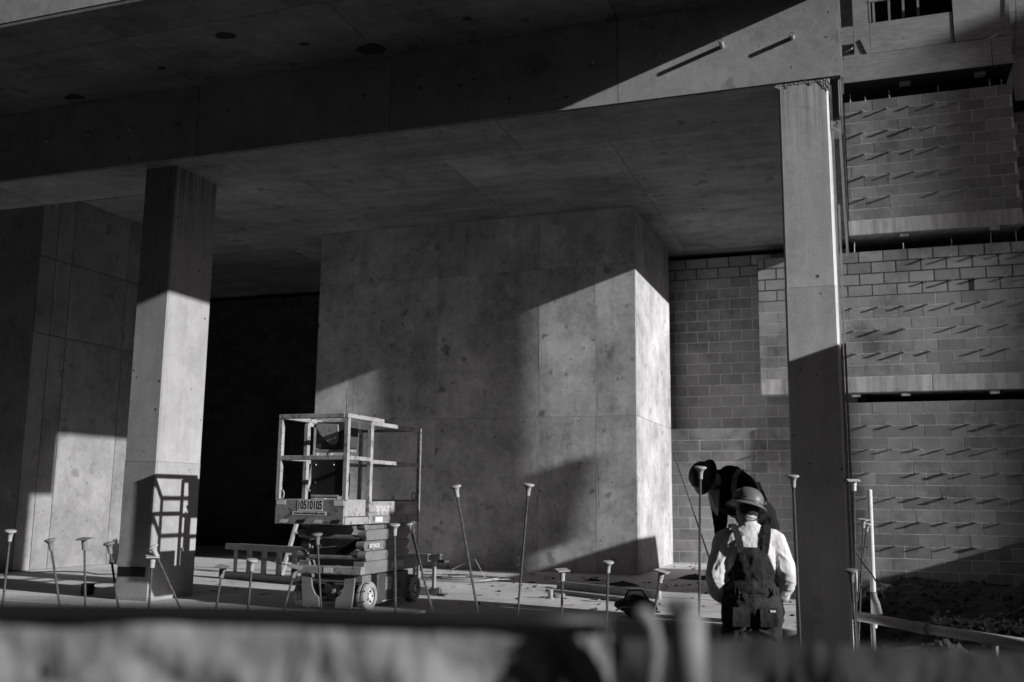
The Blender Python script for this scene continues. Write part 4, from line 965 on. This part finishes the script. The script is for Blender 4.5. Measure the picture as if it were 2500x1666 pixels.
def fold(mb, A, ra, B, rb, t0, a0, t1, a1, rad, n=8):
    """A crease lying on the surface of a limb (angles in degrees round its axis)."""
    A, B = Vector(A), Vector(B); d_ = (B-A).normalized(); x = d_.cross(Vector((0, 1, 0))).normalized(); y = d_.cross(x); pts = []; rd = []
    for i in range(n+1):
        f = i/n; t = t0+(t1-t0)*f; a_ = R(a0+(a1-a0)*f); r_ = ra+(rb-ra)*t
        pts.append(A+(B-A)*t+(x*math.cos(a_)+y*math.sin(a_))*(r_-.002)); rd.append(rad*(.35+.65*math.sin(math.pi*min(1, max(0, f)))))
    mb.tube(pts, rad, 6, radii=rd)
def head(mb, c, rot, s=1.):
    """Head volumes; local +y = face, +z = crown; c = head centre."""
    def P(x, y, z): return c + rot @ Vector((x*s, y*s, z*s))
    E = rot.to_euler() if hasattr(rot, 'to_euler') else rot
    ellipsoid(mb, P(0, -.012, .035), (.077*s, .096*s, .088*s), E)
    ellipsoid(mb, P(0, .018, -.03), (.064*s, .076*s, .085*s), E)
    ellipsoid(mb, P(0, .06, -.085), (.036*s, .034*s, .026*s), E)
    capsule(mb, P(0, .088, .012), .011*s, P(0, .106, -.022), .015*s, 8)            # nose
    ellipsoid(mb, P(0, .088, -.058), (.025*s, .012*s, .009*s), E)                  # mouth
    for k in (-1, 1):
        ellipsoid(mb, P(k*.030, .080, .012), (.015*s, .010*s, .010*s), E)          # eyes
        ellipsoid(mb, P(k*.078, -.008, -.012), (.012*s, .020*s, .034*s), E)        # ears
def hand(mb, wrist, fwd, palm, side, s=1.):
    """Palm and five bent fingers; fwd = finger direction, palm = palm normal, side = thumb side."""
    fwd, palm, side = Vector(fwd).normalized(), Vector(palm).normalized(), Vector(side).normalized(); w_ = Vector(wrist)
    for k in (-1.2, -.4, .4, 1.2): capsule(mb, w_+side*k*.008, .019, w_+fwd*.085+side*k*.020, .0115, 8)
    for k, L in zip((1.5, .5, -.5, -1.5), (.070, .080, .074, .058)):
        a = w_+fwd*.09+side*k*.0195; b = a+(fwd*.85+palm*.5)*L*.5; e = b+(fwd*.35+palm*.95)*L*.5
        capsule(mb, a, .0100, b, .0092, 8); capsule(mb, b, .0092, e, .0080, 8)
    a = w_+fwd*.03+side*.032; b = a+(fwd*.6+side*.6+palm*.3)*.045; e = b+(fwd*.9+palm*.45)*.035
    capsule(mb, a, .0135, b, .0115, 8); capsule(mb, b, .0115, e, .0090, 8)
def hard_hat(t, c, rot, mat, brim='full', s=1.):
    m4 = rot.to_4x4()
    dome = [(.135, -.004), (.134, .004), (.124, .018), (.121, .05), (.113, .085), (.093, .115), (.06, .138), (.025, .147), (0, .148)]
    mb = MB().lathe([(r*s, z*s) for r, z in dome], 32, mat=Matrix.Diagonal((.93, 1.1, 1, 1)))
    if brim == 'full': mb.lathe([(.12*s, .012*s), (.140*s, .004*s), (.156*s, -.010*s), (.158*s, -.016*s), (.140*s, -.004*s), (.118*s, .004*s)], 36, mat=Matrix.Diagonal((.95, 1.1, 1, 1)))
    else:
        pts = []
        for k in range(13):
            a = R(-70+140*k/12); pts.append((math.sin(a), math.cos(a)))
        mb.add([Vector((x*.118*s, y*.130*s, .006)) for x, y in pts]+[Vector((x*.128*s, (y*.130+.06*max(0, y))*s, -.008)) for x, y in pts]+[Vector((x*.118*s, y*.130*s, .0)) for x, y in pts]+[Vector((x*.128*s, (y*.130+.06*max(0, y))*s, -.014)) for x, y in pts],
               [(k, k+1, 14+k, 13+k) for k in range(12)]+[(26+k+1, 26+k, 39+k, 40+k) for k in range(12)]+[(13+k, 14+k, 40+k, 39+k) for k in range(12)])
    mb.v = [c + rot @ p for p in mb.v]
    o = part(t, 'hard_hat', mb, M[mat], smooth=True); e = o.modifiers.new('e', 'EDGE_SPLIT'); e.split_angle = R(50)
    band = MB().lathe([(.1255*s, .010*s), (.1255*s, .024*s)], 32, mat=Matrix.Diagonal((.93, 1.1, 1, 1))); band.v = [c + rot @ p for p in band.v]
    part(o, 'hat_band', band, M['hat2'], smooth=True)
    rv = MB()
    for a in (40, 140, 220, 320): rv.lathe([(.006, 0), (.004, .004), (0, .005)], 8, c + rot @ Vector((.115*s*math.cos(R(a)), .135*s*math.sin(R(a)), .045)), m4 @ Matrix.Rotation(R(a), 4, 'Z') @ Matrix.Rotation(R(78), 4, 'Y'))
    part(o, 'rivet', rv, M['hat2'])['kind'] = 'stuff'
    return o

# ---- worker seen from behind: pale shirt and dark bib overalls --------
pw = atD(1830, 1320, 7.6)
W1 = thing('person', 'person in pale shirt and dark bib overalls seen from behind beside the column', 'person', (pw.x, pw.y, -.60), (0, 0, R(15))); W1.scale = (1.035,)*3
hc = Vector((-.005, .055, 1.585)); hr = (Matrix.Rotation(R(30), 3, 'Z') @ Matrix.Rotation(R(-16), 3, 'X') @ Matrix.Rotation(R(6), 3, 'Y'))
b = MB(); head(b, hc, hr)
capsule(b, (0, -.01, 1.38), .070, (0, .03, 1.55), .062)
ellipsoid(b, (0, 0, 1.22), (.165, .105, .24)); ellipsoid(b, (0, .0, .98), (.15, .11, .17))
for s in (-1, 1):
    capsule(b, (0, 0, 1.40), .07, (s*.17, 0, 1.39), .062)
    capsule(b, (s*.185, 0, 1.38), .055, (s*.255, -.02, 1.09), .045); capsule(b, (s*.255, -.02, 1.09), .042, (s*.185, .17, .93), .027)
    capsule(b, (s*.09, 0, .92), .09, (s*.10, .015, .48), .06); capsule(b, (s*.10, .015, .48), .055, (s*.10, -.01, .09), .04)
    capsule(b, (s*.10, -.03, .04), .036, (s*.115, .13, .035), .034)
    hand(b, (s*.183, .175, .925), (-s*.55, .6, -.45), (-s*.3, -.75, -.5), (-s*.5, .2, .8))
link('body', skin_mesh('body', b, .008, 3), M['skin'], W1, smooth=True)
hb = MB(); ellipsoid(hb, hc + hr @ Vector((0, -.022, .018)), (.080, .094, .088), hr.to_euler())
hm = skin_mesh('hair', hb, .008, 2, .006, .012, cut=lambda v: (hr.transposed() @ (v-hc)).y > .03 or (hr.transposed() @ (v-hc)).z < -.05)
link('hair', hm, M['hair'], W1, smooth=True)
# shirt
b = MB(); rs = random.Random(5)
ellipsoid(b, (0, -.01, 1.25), (.200, .135, .26)); ellipsoid(b, (0, 0, 1.02), (.185, .135, .16))
capsule(b, (0, -.005, 1.40), .095, (0, .008, 1.465), .072)
for s in (-1, 1):
    capsule(b, (0, -.01, 1.39), .10, (s*.165, 0, 1.375), .088)
    capsule(b, (s*.185, 0, 1.365), .088, (s*.262, -.03, 1.12), .076); capsule(b, (s*.262, -.03, 1.12), .078, (s*.235, .06, .99), .068)
    capsule(b, (s*.235, .06, .99), .068, (s*.200, .14, .945), .052); capsule(b, (s*.200, .14, .945), .046, (s*.192, .16, .935), .043)
    up, lo = ((s*.185, 0, 1.365), .088, (s*.262, -.03, 1.12), .076), ((s*.262, -.03, 1.12), .078, (s*.235, .06, .99), .068)
    for k in range(13):
        t0 = rs.uniform(-.05, .6); a0 = rs.uniform(0, 360); fold(b, *up, t0, a0, t0+rs.uniform(.3, .6), a0+rs.uniform(-70, 70), rs.uniform(.007, .013))
    for k in range(8):
        t0 = rs.uniform(-.2, .8); a0 = rs.uniform(0, 360); fold(b, *lo, t0, a0, t0+rs.uniform(-.2, .4), a0+rs.uniform(60, 130), rs.uniform(.006, .011))
    for k in range(6):                                              # creases fanning from the armpit across the back
        x0, z0 = s*(.07+.015*k), 1.41-.012*k; x1, z1 = s*(.135+.008*k), 1.20-.03*k; pts = []
        for q in range(9):
            f = q/8; x = x0+(x1-x0)*f; z = z0+(z1-z0)*f; yy = -.01-.135*math.sqrt(max(.05, 1-(x/.2)**2-((z-1.25)/.26)**2)) if z < 1.36 else -.115
            pts.append((x, yy+.001, z))
        b.tube(pts, .008, 6, radii=[.003+.006*math.sin(math.pi*q/8) for q in range(9)])
sh_me = skin_mesh('shirt', b, .0075, 2, .016, .06)
link('shirt', sh_me, M['shirt'], W1, smooth=True)
part(W1, 'collar', MB().lathe([(.066, 1.462), (.072, 1.47), (.068, 1.495), (.062, 1.497)], 24, (0, .006, 0)), M['shirt'], smooth=True)
# overalls
b = MB()
ellipsoid(b, (0, .0, 1.00), (.205, .150, .17)); ellipsoid(b, (0, -.005, .90), (.195, .16, .15))
ellipsoid(b, (0, -.012, 1.25), (.214, .150, .27))
for s in (-1, 1):
    capsule(b, (s*.095, -.01, .90), .128, (s*.118, .015, .50), .098); capsule(b, (s*.118, .015, .50), .096, (s*.118, -.005, .13), .088)
    capsule(b, (s*.10, -.085, .87), .075, (s*.10, -.075, .80), .07)
    for k in range(3): capsule(b, (s*.03, -.13, .74-.05*k), .010, (s*.16, -.11, .68-.06*k), .013, 6)
for k in range(13): x = -.16+.027*k+rs.uniform(-.006, .006); capsule(b, (x, -.140+.28*x*x, 1.03+rs.uniform(-.02, .02)), .004, (x*1.03, -.143+.28*x*x, .98+rs.uniform(-.02, .02)), .005, 6)
ov = skin_mesh('overalls', b, .0085, 3, .030, .085, cut=lambda v: v.z > 1.335 or (v.z > 1.06 and abs(v.x) > .082+.40*(1.335-v.z)**.9))
o = link('overalls', ov, M['overall'], W1, smooth=True)
sdm = o.modifiers.new('s', 'SOLIDIFY'); sdm.thickness = .006
mb = MB()
for s in (-1, 1):
    mb2 = MB(); ribbon(mb2, [(s*.085, -.135, 1.29), (s*.097, -.140, 1.36), (s*.112, -.118, 1.43), (s*.122, -.065, 1.474), (s*.126, 0, 1.486), (s*.12, .07, 1.455), (s*.10, .115, 1.36), (s*.085, .13, 1.27)],
           [(0, -1, .1), (0, -1, .3), (0, -.75, .7), (0, -.4, .95), (0, 0, 1), (0, .6, .8), (0, 1, .3), (0, 1, .1)], .052, .008)
    part(W1, 'strap', mb2, M['overall'], smooth=False)
    mb3 = MB(); ribbon(mb3, [(s*.095, -.163, .90), (s*.097, -.166, .86), (s*.10, -.160, .81), (s*.10, -.148, .765)], [(0, -1, .05), (0, -1, 0), (0, -1, -.1), (0, -1, -.2)], .125, .006)
    part(o, 'back_pocket', mb3, M['overall'])
part(o, 'pocket_label', MB().box(.105, -.178, .872, .145, -.1735, .886), M['decal'])
part(o, 'waistband', MB().lathe([(.206, 1.0), (.209, 1.005), (.209, 1.035), (.206, 1.04)], 32, mat=Matrix.Diagonal((1, .745, 1, 1))), M['overall'], smooth=True)
for s in (-1, 1):
    mb = MB(); capsule(mb, (s*.115, -.06, .045), .047, (s*.125, .15, .04), .046); ellipsoid(mb, (s*.118, -.02, .10), (.052, .06, .08))
    link('boot', skin_mesh('boot', mb, .01, 2, cut=None), M['hair'], W1, smooth=True)
hard_hat(W1, hc + hr @ Vector((0, -.005, .042)), Matrix.Rotation(R(15), 3, 'Y') @ hr @ Matrix.Rotation(R(6), 3, 'X'), 'hat1', 'full', .98)
mb = MB(); mb.tube([hc + hr @ Vector(q) for q in ((.079, .03, .03), (.083, -.03, -.02), (.05, -.085, -.075), (0, -.098, -.085), (-.05, -.085, -.075), (-.083, -.03, -.02), (-.079, .03, .03))], .0035, 6)
part(W1, 'glasses_cord', mb, M['black'], smooth=True)

# ---- worker bent over in the shade of the column ----------------------
hipw = Vector((-.93, 9.62, 0))
W2 = thing('person', 'person in dark jacket and hard hat bending over behind the other worker', 'person', hipw, (0, 0, R(138)))
pel, mid_, nb = Vector((0, 0, .93)), Vector((0, .20, 1.20)), Vector((0, .42, 1.32))
hr2 = Matrix.Rotation(R(-74), 3, 'X') @ Matrix.Rotation(R(-10), 3, 'Z'); hc2 = Vector((.0, .60, 1.325))
b = MB(); head(b, hc2, hr2)
capsule(b, nb-Vector((0, .04, .0)), .065, hc2-Vector((0, .07, .0)), .055)
capsule(b, pel, .13, mid_, .13); capsule(b, mid_, .13, nb-Vector((0, .06, .03)), .11)
for s in (-1, 1):
    capsule(b, nb-Vector((0, .06, .02)), .07, nb+Vector((s*.17, -.06, -.05)), .06)
    capsule(b, nb+Vector((s*.18, -.06, -.06)), .052, (s*.19, .30, .98), .043); capsule(b, (s*.19, .30, .98), .04, (s*.13, .36, .74), .027)
    capsule(b, (s*.09, 0, .9), .09, (s*.13, .06, .49), .06); capsule(b, (s*.13, .06, .49), .055, (s*.14, -.05, .09), .04)
    capsule(b, (s*.14, -.07, .04), .036, (s*.16, .10, .035), .034)
    hand(b, (s*.125, .365, .73), (-s*.3, .2, -.95), (-s*.6, -.3, -.3), (0, .8, .5))
link('body', skin_mesh('body', b, .008, 3), M['skin'], W2, smooth=True)
b = MB()
capsule(b, pel+Vector((0, 0, .0)), .175, mid_, .175); capsule(b, mid_, .18, nb-Vector((0, .10, .02)), .155)
ellipsoid(b, mid_+Vector((0, .08, -.05)), (.205, .2, .17)); capsule(b, nb-Vector((0, .09, 0)), .10, nb+Vector((0, .02, .015)), .078)
for s in (-1, 1):
    capsule(b, nb-Vector((0, .09, .02)), .11, nb+Vector((s*.17, -.08, -.05)), .09)
    capsule(b, nb+Vector((s*.19, -.08, -.06)), .088, (s*.205, .29, .99), .075); capsule(b, (s*.205, .29, .99), .074, (s*.135, .35, .78), .05)
    for k in range(4): capsule(b, (s*.13, .1+.07*k, 1.30), .01, (s*.20, .08+.07*k, 1.14), .014, 6)
o2 = link('jacket', skin_mesh('jacket', b, .009, 3, .014, .07), M['jacket'], W2, smooth=True)
b = MB()
capsule(b, (0, 0, .98), .17, (0, 0, .88), .17)
for s in (-1, 1):
    capsule(b, (s*.095, 0, .90), .125, (s*.135, .06, .49), .092); capsule(b, (s*.135, .06, .49), .09, (s*.14, -.05, .12), .082)
link('trousers', skin_mesh('trousers', b, .01, 3, .012, .06), M['jacket'], W2, smooth=True)
for s in (-1, 1):
    mb = MB(); capsule(mb, (s*.14, -.09, .048), .047, (s*.165, .12, .044), .046); ellipsoid(mb, (s*.143, -.05, .10), (.052, .06, .08))
    link('boot', skin_mesh('boot', mb, .01, 2), M['hair'], W2, smooth=True)
def ring(mb, c, ax, rx, ry, w, th=.006, n=28, a0=0, a1=360):
    ax = Vector(ax).normalized(); x = Vector((1, 0, 0)); y = ax.cross(x).normalized(); v = []; k = 0
    pts = []; ns = []
    for i in range(n+1):
        a = R(a0+(a1-a0)*i/n); nn = x*math.cos(a)+y*math.sin(a); pts.append(Vector(c)+x*rx*math.cos(a)+y*ry*math.sin(a)); ns.append(nn)
    ribbon(mb, pts, ns, w, th)
mb = MB(); ring(mb, (0, .125, 1.11), (0, .62, .78), .212, .198, .05, a0=-5, a1=185); part(W2, 'reflective_stripe', mb, M['vest'])
for s in (-1, 1):
    mb = MB(); ribbon(mb, [(s*.135, .26, 1.40), (s*.16, .36, 1.405), (s*.175, .43, 1.34), (s*.17, .44, 1.24), (s*.15, .40, 1.13), (s*.13, .34, 1.05)],
           [(s*.2, -.3, 1), (s*.3, .2, 1), (s*.5, 1, .5), (s*.5, 1, .0), (s*.4, 1, -.3), (s*.4, 1, -.4)], .05, .006); part(W2, 'reflective_stripe', mb, M['vest'])
mb = MB(); mb.add([Vector(q) for q in ((-.10, .55, 1.23), (-.02, .60, 1.20), (.06, .56, 1.22), (.09, .50, 1.06), (.03, .47, .98), (-.05, .53, 1.04), (-.02, .56, 1.12))], [(0, 1, 6), (1, 2, 6), (2, 3, 6), (3, 4, 6), (4, 5, 6), (5, 0, 6)])
o = part(W2, 'vest_flap', mb, M['vest']); q = o.modifiers.new('s', 'SOLIDIFY'); q.thickness = .01
mb = MB(); mb.tube([hc2 + hr2 @ Vector(q) for q in ((-.08, .0, .0), (-.075, .06, -.07), (-.04, .09, -.11), (.04, .09, -.11), (.075, .06, -.07), (.08, .0, .0))], .005, 6)
part(W2, 'chin_strap', mb, M['black'], smooth=True)
hard_hat(W2, hc2 + hr2 @ Vector((0, -.005, .045)), hr2, 'hat2', 'full', .98)
